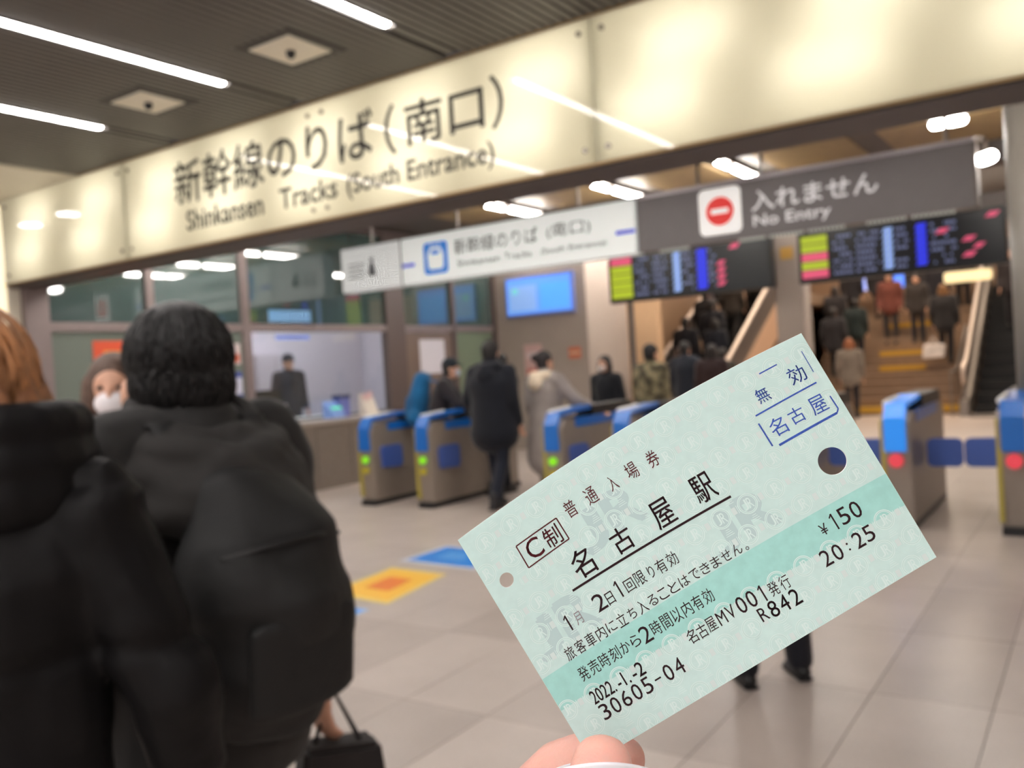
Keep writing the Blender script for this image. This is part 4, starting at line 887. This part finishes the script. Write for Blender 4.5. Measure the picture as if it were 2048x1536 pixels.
# left: black puffer jacket, brown hair
PA = empty('person', (-1.462, 0.648, 0), D2R(50)); tag(PA, 'person with brown hair and a black puffer jacket at the left edge', 'person')
J, s = joints({'elL': (-0.30, -0.02, 1.08), 'elR': (0.315, -0.04, 1.06), 'wrL': (-0.29, 0.12, 0.84), 'wrR': (0.33, 0.06, 0.82), 'head': (-0.005, 0.04, 1.615), 'neck': (0, 0.02, 1.44)}, 1.56)
link('body', remesh(body_shapes(J, s), 'body', 0.009), M_SKIN, PA, True)
mb = coat_shapes(J, s, 0.72, 1.2, 0.95)
for q, sd in (('L', -1), ('R', 1)): mb.tube([J['neck']+Vector((sd*0.04*s, 0, -0.06*s)), J['sh'+q]+Vector((sd*0.005, 0, 0.0))], [0.10*s, 0.095*s], 16)
me = remesh(mb, 'puffer_jacket', 0.009, 3)
def quilt(co):
    z = co[:, 2]; u = (z-0.28)/0.26
    return -0.012*np.exp(-((u-np.round(u))/0.07)**2) + 0.004*np.sin(co[:, 0]*38+np.sin(z*27)*1.6)
link('puffer_jacket', displaced(me, quilt), mat('puffer_black', (20, 19, 20), 0.55, noise=0.12, nscale=6, bump=0.35, bscale=22, spec=0.15), PA, True)
mb = MB(); n = J['neck']
ring = [n+Vector((0.145*math.cos(a), 0.13*math.sin(a)+0.02, 0.028)) for a in [D2R(x) for x in range(-200, 21, 20)]]
mb.tube(ring, [0.05]*len(ring), 14); mb.tube([p+Vector((0, 0, -0.05)) for p in ring], [0.055]*len(ring), 14); mb.tube([p+Vector((0, 0, 0.055))*1 for p in ring], [0.042]*len(ring), 14)
link('collar', remesh(mb, 'collar', 0.009, 3), MATS['puffer_black'], PA, True)
link('trousers', remesh(trouser_shapes(J, s), 'trousers', 0.014), cloth((30, 30, 38)), PA, True)
for q in 'LR': shoe(J, q, s, mat('shoe_28', (28, 26, 28), 0.5), PA)
mb = hair_shapes(J, s, 'long', 0.0); hd = J['head']
for i in range(26):
    a = D2R(-205+230*i/25); r = 0.106+0.008*(i % 3)
    p0 = hd+Vector((0.085*math.cos(a), 0.09*math.sin(a), 0.06)); p1 = hd+Vector((r*math.cos(a), r*math.sin(a)*0.95-0.01, -0.05)); p2 = hd+Vector((r*1.12*math.cos(a), r*1.06*math.sin(a)-0.015, -0.125-0.012*(i % 4)))
    mb.tube([p0, p1, p2, p2+Vector((0.008*math.cos(a*3), 0.012, -0.025))], [0.014, 0.016, 0.012, 0.006], 8)
link('hair', remesh(mb, 'hair', 0.006, 1), mat('hair_brown', (136, 90, 58), 0.5, noise=0.35, nscale=40, bump=0.5, bscale=90), PA, True)
strands('', hd+Vector((0, -0.012, 0.0)), (0.112, 0.118, 0.13), Matrix.Identity(3), 700, 0.9, 0.0026, mat('hair_brown_light', (168, 116, 74), 0.5, noise=0.4, nscale=30), PA, 9, zmin=-0.85, drop=1.4)
# right: dark hooded coat and backpack
PB = empty('person', (-1.61, 1.172, 0), D2R(86)); tag(PB, 'person with short black hair, charcoal hooded coat and black backpack, back turned', 'person')
J, s = joints({'head': (0.0, 0.035, 1.555), 'neck': (0, 0.0, 1.42), 'elL': (-0.28, -0.02, 1.08), 'wrL': (-0.28, 0.1, 0.84), 'elR': (0.265, -0.02, 1.06), 'wrR': (0.28, -0.02, 0.78)}, 1.63)
link('body', remesh(body_shapes(J, s, -0.4), 'body', 0.009), M_SKIN, PB, True)
M_CHAR = mat('charcoal_coat', (30, 29, 29), 0.8, noise=0.15, nscale=8, bump=0.4, bscale=12, sheen=0.1)
me = remesh(coat_shapes(J, s, 0.74, 1.25), 'coat', 0.01, 3)
link('coat', displaced(me, lambda c: 0.006*np.sin(c[:, 2]*34+3*np.sin(c[:, 0]*9))+0.004*np.sin(c[:, 0]*40+c[:, 2]*22)), M_CHAR, PB, True)
mb = MB(); n = J['neck']
for k, (r, dz, dy, th) in enumerate([(0.115, 0.045, -0.012, 0.036), (0.14, 0.005, -0.028, 0.045), (0.165, -0.045, -0.04, 0.05), (0.175, -0.095, -0.05, 0.045)]):
    pts = []
    for a in range(-215, 36, 18):
        ca, sa = math.cos(D2R(a)), math.sin(D2R(a)); pts.append(n+Vector((r*ca, r*0.9*sa+dy, dz+0.045*sa*(1 if k < 2 else 1.2)-0.025)))
    mb.tube(pts, [th]*len(pts), 12)
mb.ell(n+Vector((0, -0.17, -0.12)), (0.13, 0.05, 0.1))
me = remesh(mb, 'hood', 0.009, 3)
link('hood', displaced(me, lambda c: 0.005*np.sin(c[:, 2]*60+4*np.sin(c[:, 0]*14))), mat('hood_grey', (42, 40, 39), 0.85, noise=0.12, nscale=9, bump=0.4, bscale=16), PB, True)
link('trousers', remesh(trouser_shapes(J, s), 'trousers', 0.012), cloth((38, 36, 36)), PB, True)
for q in 'LR': shoe(J, q, s, mat('shoe_28', (28, 26, 28), 0.5), PB)
hd = J['head']; rnd = random.Random(3); RH = Matrix.Rotation(-0.4, 3, 'Z')
mb = MB().ell(hd+RH @ Vector((0, -0.012, 0.04)), (0.107, 0.116, 0.108), 22, 14, RH).ell(hd+RH @ Vector((0, -0.032, -0.03)), (0.1, 0.088, 0.098), 20, 12, RH)
for i in range(0):
    u = Vector((rnd.gauss(0, 1), rnd.gauss(-0.4, 1), rnd.gauss(0.3, 0.8))).normalized()
    if u.y > 0.45 and u.z < 0.45 or u.z < -0.75: continue
    p = hd+Vector((u.x*0.086, u.y*0.094-0.014, u.z*0.094+0.03)); mb.tube([p, p+u*0.004+Vector((0, -0.002, -0.012))], [0.012, 0.007], 6)
link('hair', remesh(mb, 'hair', 0.007, 8), mat('hair_black', (16, 14, 15), 0.45, noise=0.3, nscale=40, bump=0.4, bscale=80), PB, True)
strands('', hd+RH @ Vector((0, -0.012, 0.03)), (0.107, 0.114, 0.112), RH, 900, 0.55, 0.0022, MATS['hair_black'], PB, 5, zmin=-0.6)
strands('', hd+RH @ Vector((0, -0.03, -0.028)), (0.103, 0.092, 0.104), RH, 700, 0.6, 0.0022, MATS['hair_black'], PB, 6, zmin=-0.8, front=0.1)
MB().ell(hd+RH @ Vector((-0.105, 0.012, -0.05)), (0.014, 0.024, 0.036), 12, 8, RH).build('ear', M_SKIN, PB, True)
MB().ell(hd+Matrix.Rotation(-0.4, 3, 'Z') @ Vector((0, 0.072, -0.05)), (0.06, 0.045, 0.05), 14, 9).build('mask', mat('mask_black', (26, 24, 26), 0.7), PB, True)
# his backpack
BP = empty('backpack', (-1.405, 1.145, 0.775), D2R(86)); BP.scale = (0.95, 0.95, 0.78); tag(BP, 'large soft black backpack on the charcoal coat', 'backpack')
M_BP = mat('backpack_black', (17, 17, 18), 0.7, noise=0.15, nscale=6, bump=0.35, bscale=18)
mb = MB().tube([(0, 0.0, 0.06), (0, -0.035, 0.2), (0, -0.045, 0.34), (0, -0.02, 0.48), (0, 0.02, 0.58)], [(0.14, 0.1), (0.175, 0.135), (0.185, 0.145), (0.17, 0.125), (0.13, 0.085)], 26, flat=(1, 0, 0))
link('bag', displaced(remesh(mb, 'bag', 0.009, 3), lambda c: 0.007*np.sin(c[:, 2]*24+2*np.sin(c[:, 0]*11))+0.004*np.sin(c[:, 0]*30-c[:, 2]*14)), M_BP, BP, True)
mb = MB().tube([(0, -0.13, 0.1), (0, -0.15, 0.3)], [(0.13, 0.03), (0.13, 0.028)], 20, flat=(1, 0, 0))
link('front_pocket', remesh(mb, 'front_pocket', 0.009, 2), M_BP, BP, True)
MB().tube([(-0.14, -0.1, 0.47), (-0.05, -0.15, 0.49), (0.05, -0.15, 0.49), (0.14, -0.1, 0.47)], 0.006, 8).build('zip', M_BLACK, BP, True)
for sd in (-1, 1): MB().tube([(sd*0.09, 0.05, 0.6), (sd*0.11, 0.13, 0.78), (sd*0.13, 0.3, 0.78), (sd*0.14, 0.36, 0.55), (sd*0.15, 0.2, 0.25), (sd*0.15, 0.06, 0.12)], [(0.03, 0.009)]*6, 8, flat=(1, 0, 0)).build('strap', M_BP, BP, True)
MB().tube([(-0.04, 0.04, 0.62), (-0.03, 0.045, 0.67), (0.03, 0.045, 0.67), (0.04, 0.04, 0.62)], 0.009, 8).build('grab_handle', M_BP, BP, True)
t = empty('carrier_bag', (-1.56, 1.47, 0.30), D2R(60)); tag(t, 'dark carrier bag hanging from the hand below the backpack', 'bag')
MB().prism([(-0.13, 0), (0.13, 0), (0.1, 0.28), (-0.08, 0.3)], 'y', -0.05, 0.05).build('bag', cloth((44, 40, 40)), t, bevel=0.012); MB().tube([(-0.05, 0, 0.29), (0.0, 0, 0.42), (0.06, 0, 0.28)], 0.007, 6).build('handle', cloth((44, 40, 40)), t, True)
# ------------------------------------------------------------------ the ticket held up to the camera
def cam_pt(px, py, d): return Vector((0, 0, CAM_H)) + (CR*((px-1024)/FPX) - CU*((py-768)/FPX) + CF)*d
TW, TH, BOW = 86.0, 56.0, 1.83
tU = (CR*689 + CU*416).normalized(); tV = (CR*-258 + CU*451); tV = (tV - tU*tV.dot(tU)).normalized(); tN = tU.cross(tV)
tC = cam_pt(1392.5, 1096.5, 0.19)
TK = empty('ticket'); tag(TK, 'pale green paper platform ticket with black and blue Japanese print, held in the hand', 'ticket')
org = tC - tU*(TW/2000) - tV*(TH/2000)
TK.matrix_world = Matrix(((tU.x, tV.x, tN.x, org.x), (tU.y, tV.y, tN.y, org.y), (tU.z, tV.z, tN.z, org.z), (0, 0, 0, 1)))
def bend(u, v, w=0.0):
    s = min(max(u/TW, 0), 1); b = 4*s*(1-s)*v/TH
    return (u/1000, (v + BOW*b)/1000, (w - 3.0*b + 0.8*s)/1000)
HOLES = [(4.51, 42.88, 1.55), (77.72, 28.66, 3.0)]
def paper_mesh():
    bm = bmesh.new(); edges = []
    def loop(pts):
        vs = [bm.verts.new((x, y, 0)) for x, y in pts]
        edges.extend(bm.edges.new((vs[i], vs[(i+1) % len(vs)])) for i in range(len(vs)))
    loop([(0, 0), (TW, 0), (TW, TH), (0, TH)])
    for x, y, r in HOLES: loop([(x+r*math.cos(a*math.pi/20), y+r*math.sin(a*math.pi/20)) for a in range(40)])
    bmesh.ops.triangle_fill(bm, use_beauty=True, edges=edges)
    for i in range(1, 44):
        bmesh.ops.bisect_plane(bm, geom=list(bm.verts)+list(bm.edges)+list(bm.faces), plane_co=(i*TW/44, 0, 0), plane_no=(1, 0, 0))
    for i in range(1, 12):
        bmesh.ops.bisect_plane(bm, geom=list(bm.verts)+list(bm.edges)+list(bm.faces), plane_co=(0, i*TH/12, 0), plane_no=(0, 1, 0))
    # drop the discs of the holes if they were filled
    dead = [f for f in bm.faces if any((f.calc_center_median().x-x)**2+(f.calc_center_median().y-y)**2 < (r*0.97)**2 for x, y, r in HOLES)]
    bmesh.ops.delete(bm, geom=dead, context='FACES')
    for f in bm.faces:
        if f.normal.z < 0: f.normal_flip()
    bmesh.ops.recalc_face_normals(bm, faces=list(bm.faces))
    if sum(f.normal.z for f in bm.faces) < 0: bmesh.ops.reverse_faces(bm, faces=list(bm.faces))
    r = bmesh.ops.extrude_face_region(bm, geom=list(bm.faces))
    for v in [g for g in r['geom'] if isinstance(g, bmesh.types.BMVert)]: v.co.z += 0.0
    top = set(g for g in r['geom'] if isinstance(g, bmesh.types.BMVert))
    for v in bm.verts: v.co = Vector(bend(v.co.x, v.co.y, 0.0 if v in top else -0.35))
    bm.normal_update()
    for f in bm.faces: f.material_index = 0 if abs(f.normal.z) > 0.5 else 1
    me = bpy.data.meshes.new('paper'); bm.to_mesh(me); bm.free(); return me
M_PAPER = mat('ticket_paper', (206, 234, 231), 0.75, noise=0.035, nscale=420, spec=0.25)
pm = paper_mesh(); pm.materials.append(M_PAPER); pm.materials.append(mat('paper_edge_lit', (246, 247, 246), 0.7)); link('paper', pm, None, TK)  # white edge colour paints the light caught along the paper's thickness
def layer(name, vs, fs, w, m, parent=TK):
    mb = MB(); mb.add([bend(min(max(x, 0.06), TW-0.06), min(max(y, 0.06), TH-0.06), w) for x, y in vs], fs); return mb.build(name, m, parent)
def strip(p, q, th, n=24):
    d = Vector((q[0]-p[0], q[1]-p[1])); nrm = Vector((-d.y, d.x)).normalized()*th/2; vs = []; fs = []
    for i in range(n+1):
        c = Vector(p)+d*(i/n); vs += [tuple(c-nrm), tuple(c+nrm)]
        if i: fs.append((2*i-2, 2*i, 2*i+1, 2*i-1))
    return vs, fs
class Flat:
    def __init__(s): s.v = []; s.f = []
    def add(s, vs, fs): k = len(s.v); s.v += [tuple(p) for p in vs]; s.f += [tuple(i+k for i in f) for f in fs]; return s
    def strip(s, p, q, th, n=24): return s.add(*strip(p, q, th, n))
    def glyph(s, ch, u, v, w, h, bold=0.0, rot=0.0):
        if ch == '1':
            th = 0.36+bold*10
            return s.strip((u+0.2, v-h/2), (u+0.2, v+h/2), th, 2).strip((u+0.2, v+h/2-0.12), (u-0.45, v+h/2-0.75), th*0.8, 2)
        g, f = text_arrays(ch); lo, hi = g.min(0), g.max(0); q = (g-(lo+hi)/2)/(hi-lo)*np.array([w, h])
        bw = max(bold, 0)*h
        for dx, dy in ([(0, 0)] if bw <= 0 else [(-bw, 0), (bw, 0), (0, -bw), (0, bw)]): s.add([(u+a+dx, v+b+dy) for a, b in q], f)
        return s
    def ring(s, u, v, r, th, n=28):
        vs = []; fs = []
        for i in range(n):
            a = 2*math.pi*i/n; vs += [(u+(r-th)*math.cos(a), v+(r-th)*math.sin(a)), (u+r*math.cos(a), v+r*math.sin(a))]
            j = (i+1) % n; fs.append((2*i, 2*i+1, 2*j+1, 2*j))
        return s.add(vs, fs)
    def layer(s, name, w, m): return layer(name, s.v, s.f, w, m)
# darker green band
Flat().strip((0, 17.0), (TW, 17.0), 7.9, 60).layer('green_band', 0.02, mat('ticket_band', (168, 222, 216), 0.75, noise=0.05, nscale=420, spec=0.25))
# large pale watermarks
M_WM = mat('ticket_watermark', (188, 214, 215), 0.75, spec=0.25)
wm = Flat()
for u, v in ((25.5, 41.5), (49.5, 25.4+1.2), (5.2, 28.0)):
    wm.glyph('J', u, v, 5.6, 8.2, 0.06); wm.glyph('R', u+8.6, v+0.6, 7.4, 8.2, 0.06)
wm.layer('watermark', 0.03, M_WM)
# woven ground pattern of round emblems
M_PAT = mat('ticket_pattern', (222, 243, 241), 0.75, spec=0.25); M_PATD = mat('ticket_pattern_dark', (192, 225, 220), 0.75, spec=0.25); M_PATP = mat('ticket_pattern_pink', (216, 232, 231), 0.75, spec=0.25)
pt = Flat(); pd = Flat(); pp = Flat(); row = 0; v = 1.2
def free(u, v, r): return all((u-x)**2+(v-y)**2 > (hr+r)**2 for x, y, hr in HOLES)
while v < TH-0.5:
    u = 1.4 + (3.3 if row % 2 else 0)
    while u < TW-0.3:
        inband = 12.6 < v < 21.4
        if free(u, v, 2.3) and not inband and not (9 < u < 23 and 40 < v < 49 and False):
            pt.ring(u, v, 2.2, 0.17); pt.ring(u, v, 1.86, 0.14)
            pd.ring(u, v, 2.02, 0.1)
            pt.glyph('J', u-0.55, v, 0.95, 2.3); pt.glyph('R', u+0.6, v, 1.1, 2.3)
        c = (u+3.3, v)
        if c[0] < TW-0.6 and free(c[0], v, 1.0) and not inband:
            pp.strip((c[0]-0.5, v), (c[0]+0.5, v), 1.5, 1)
            pt.strip((c[0]-0.85, v-0.9), (c[0]-0.85, v+0.9), 0.12, 1).strip((c[0]+0.85, v-0.9), (c[0]+0.85, v+0.9), 0.12, 1).strip((c[0]-1.15, v-0.7), (c[0]-1.15, v+0.7), 0.1, 1).strip((c[0]+1.15, v-0.7), (c[0]+1.15, v+0.7), 0.1, 1)
        for k in range(4):
            zz = v+1.75+0.42*k
            if zz < TH-0.3 and free(c[0], zz, 1.0) and not (12.8 < zz < 21.2): pt.strip((c[0]-1.0+0.18*k, zz), (c[0]+1.0-0.18*k, zz), 0.12, 1)
        u += 6.6
    v += 5.65; row += 1
pd.layer('ground_pattern', 0.035, M_PATD); pp.layer('ground_pattern', 0.036, M_PATP); pt.layer('ground_pattern', 0.04, M_PAT)
# printed lines
INK = mat('ticket_ink', (44, 24, 30), 0.6, spec=0.2); INKR = mat('ticket_ink_reddish', (84, 30, 36), 0.6, spec=0.2); INKB = mat('stamp_ink', (62, 92, 182), 0.6, spec=0.2, noise=0.2, nscale=900)
def line(items, m, h, w, bold=-0.004, name='print_line'):
    f = Flat()
    for it in items:
        ch, u, v = it[:3]; hh = it[3] if len(it) > 3 else h; ww = it[4] if len(it) > 4 else w
        f.glyph(ch, u, v, ww, hh, bold)
    f.layer(name, 0.06, m)
line([('普', 24.23, 47.75), ('通', 29.5, 47.7), ('入', 34.9, 47.5, 3.3, 2.0), ('場', 39.86, 47.6), ('券', 45.1, 47.5)], INKR, 3.6, 2.6, 0.0)
fb = Flat(); bq = [(9.96, 47.6), (20.5, 47.75), (20.6, 42.6), (9.92, 42.3)]
for i in range(4): fb.strip(bq[i], bq[(i+1) % 4], 0.28, 10)
fb.layer('print_box', 0.06, INKR)
line([('C', 13.1, 45.1, 4.2, 3.5), ('制', 17.8, 45.0, 4.3, 3.7)], INKR, 4, 3.5, 0.004)
line([('名', 20.39, 36.8), ('古', 30.26, 36.5, 5.3, 4.6), ('屋', 40.82, 36.7), ('駅', 51.17, 36.9)], INK, 5.9, 4.7, 0.006)
Flat().strip((15.46, 33.07), (55.3, 32.49), 0.5, 40).layer('underline', 0.06, INK)
line([('1', 10.98, 27.9, 3.5, 1.2), ('2', 19.15, 28.0, 3.7, 2.6), ('1', 24.04, 28.1, 3.7, 1.2)], INK, 3.6, 2.4, 0.0)
line([('日', 21.6, 27.5, 2.7, 1.7), ('回', 26.65, 27.6, 2.7, 2.2), ('限', 29.35, 27.7), ('り', 32.1, 27.6, 2.6, 1.3), ('有', 34.6, 27.5), ('効', 37.4, 27.6)], INK, 3.0, 2.3, -0.006)
line([('月', 13.48, 27.6, 2.7, 1.7)], mat('ticket_ink_faint', (140, 130, 136), 0.6), 2.6, 1.7, -0.012)
s5 = '旅客車内に立ち入ることはできません'
line([(c, 8.07+(50.4-8.07)*i/16, 22.4, 2.9 if c in '旅客車内立入' else 2.3, 2.15 if c not in 'りち' else 1.8) for i, c in enumerate(s5)], INK, 2.8, 2.2, -0.006)
line([('。', 52.5, 21.5, 0.8, 0.8)], INK, 0.8, 0.8, -0.004)
s6 = '発売時刻から2時間以内有効'
line([(c, 8.4+(39.84-8.4)*i/12, 17.2, 3.6 if c == '2' else (2.5 if c in 'から' else 3.1), 2.3 if c == '2' else 2.2) for i, c in enumerate(s6)], INK, 3.0, 2.2, -0.004)
fx = Flat(); g, _ = text_arrays('2022.-1.-2')
fx.glyph('2022.', 9.85, 11.75, 5.7, 3.0, 0.008); fx.glyph('-1.', 14.9, 11.75, 2.9, 3.0, 0.008); fx.glyph('-2', 18.6, 11.75, 2.9, 3.0, 0.008); fx.layer('print_line', 0.06, INK)
line([(c, 8.1+(26.74-8.1)*i/7, 8.0, 0.35 if c == '-' else 3.5, 1.5 if c == '-' else 2.0) for i, c in enumerate('30605-04')], INK, 3.5, 2.0, 0.0)
line([('名', 32.44, 11.8), ('古', 34.94, 11.7), ('屋', 37.35, 11.9), ('M', 39.95, 11.9, 2.9, 1.9), ('V', 42.3, 12.0, 2.9, 1.8), ('発', 52.75, 11.6), ('行', 55.5, 11.6)], INK, 3.0, 2.2, -0.004)
line([('0', 45.02, 12.1), ('0', 47.56, 12.1), ('1', 50.1, 11.9, 3.6, 1.1)], INK, 3.6, 2.0, 0.0)
line([('R', 48.04, 8.2, 2.9, 1.9)], INK, 3, 2, -0.012)
line([('8', 50.5, 8.05), ('4', 53.1, 7.95), ('2', 55.8, 7.9)], INK, 3.5, 2.0, 0.002)
line([('¥', 68.57, 17.0, 2.4, 1.6), ('1', 71.2, 17.3, 3.7, 1.1), ('5', 73.7, 17.4), ('0', 76.5, 17.35)], INK, 3.7, 2.2, -0.002)
line([('2', 65.78, 11.6), ('0', 68.5, 11.45), (':', 71.1, 11.3, 1.8, 0.45), ('2', 73.67, 11.5), ('5', 76.3, 11.6)], INK, 3.5, 2.1, -0.002)
# blue cancellation stamp
st = Flat()
st.strip((74.1, 52.2), (78.3, 52.3), 0.28, 8).strip((84.09, 52.5), (84.0, 47.4), 0.16, 6).strip((68.8, 44.67), (83.4, 45.1), 0.34, 14)
st.strip((68.5, 42.97), (68.55, 37.4), 0.34, 6).strip((69.85, 36.9), (83.8, 37.3), 0.5, 14).strip((84.34, 41.2), (84.45, 38.0), 0.28, 4).strip((84.45, 38.0), (83.8, 37.3), 0.3, 2)
st.layer('stamp_frame', 0.06, INKB)
line([('名', 71.7, 40.5), ('古', 76.3, 40.8, 3.5, 3.3), ('屋', 81.3, 40.7)], INKB, 3.9, 3.5, 0.0, 'stamp_print')
line([('効', 80.7, 48.5, 3.8, 3.6), ('無', 72.4, 47.9, 3.2, 2.8)], INKB, 3.6, 3.4, 0.002, 'stamp_print')

# ------------------------------------------------------------------ the hand holding it
HN = empty('hand')
def hp(px, py, d): return Vector(((px-1024)/FPX*d, -(py-768)/FPX*d, -d))
base = hp(1060, 2350, 0.215)
mwx = cam.matrix_world @ Matrix.Translation(base); HN.matrix_world = mwx
tag(HN, 'bare hand pinching the ticket between thumb and forefinger at the bottom', 'hand')
L = lambda px, py, d: hp(px, py, d)-base
mb = MB()
mb.tube([L(1204, 1522, 0.1795), L(1203, 1552, 0.1785), L(1200, 1640, 0.175), L(1185, 1760, 0.176), L(1150, 1900, 0.184), L(1100, 2080, 0.2)], [(0.0062, 0.0052), (0.0070, 0.006), (0.0088, 0.0075), (0.0085, 0.008), (0.0105, 0.0105), (0.0145, 0.013)], 20, flat=(1, 0, 0))
def finger(pts, rad): mb.tube([L(*p) for p in pts], rad, 14)
finger([(1246, 1518, 0.2005), (1185, 1520, 0.204), (1128, 1545, 0.206), (1010, 1665, 0.213), (935, 1830, 0.222), (960, 2030, 0.225)], [0.0052, 0.0068, 0.0078, 0.0088, 0.0094, 0.0105])
finger([(1215, 1672, 0.206), (1120, 1690, 0.217), (960, 1800, 0.232), (940, 2060, 0.236)], [0.0062, 0.0082, 0.0095, 0.0105])
finger([(1190, 1800, 0.208), (1100, 1830, 0.222), (960, 1930, 0.242), (950, 2130, 0.242)], [0.006, 0.008, 0.009, 0.01])
finger([(1150, 1920, 0.21), (1080, 1960, 0.224), (980, 2050, 0.242), (970, 2180, 0.238)], [0.0052, 0.007, 0.0078, 0.009])
mb.tube([L(990, 2000, 0.23), L(1030, 2200, 0.222), L(1060, 2400, 0.218)], [(0.028, 0.014), (0.034, 0.018), (0.027, 0.018)], 18, flat=(0.5, 0, -0.85))
mb.tube([L(1060, 2350, 0.218), L(1080, 2900, 0.24)], [(0.026, 0.019), (0.032, 0.027)], 18, flat=(0.8, 0, -0.6))
M_HAND = mat('hand_skin', (222, 168, 154), 0.42, noise=0.05, nscale=160, bump=0.12, bscale=900, sss=0.35)
link('palm_and_fingers', remesh(mb, 'hand', 0.0011, 2), M_HAND, HN, True)
# white band at the base of the thumb tip
vs = []; fs = []; nseg = 36
c0 = L(1205, 1546, 0.1775)
for r_i, (yy, k) in enumerate([(-0.0105, 1.0), (0.0018, 1.0), (0.0024, 0.985), (0.0018, 0.955), (-0.0105, 0.95)]):
    for i in range(nseg):
        a = 2*math.pi*i/nseg; vs.append(c0+Vector((0.0098*k*math.cos(a), yy+0.0036*math.sin(a)-0.0016*math.cos(a)**2, 0.009*k*math.sin(a))))
for r_i in range(4):
    for i in range(nseg):
        j = (i+1) % nseg; fs.append((r_i*nseg+i, r_i*nseg+j, (r_i+1)*nseg+j, (r_i+1)*nseg+i))
o = MB().add(vs, fs).build('thumb_band', mat('band_white', (232, 230, 236), 0.35, sss=0.1), HN, True); o['label'] = 'smooth white band around the thumb'
M_NAIL = mat('nail', (236, 190, 176), 0.25)
MB().ell(L(1228, 1515, 0.2065), (0.004, 0.0055, 0.0012), 12, 8).build('fingernail', M_NAIL, HN, True)
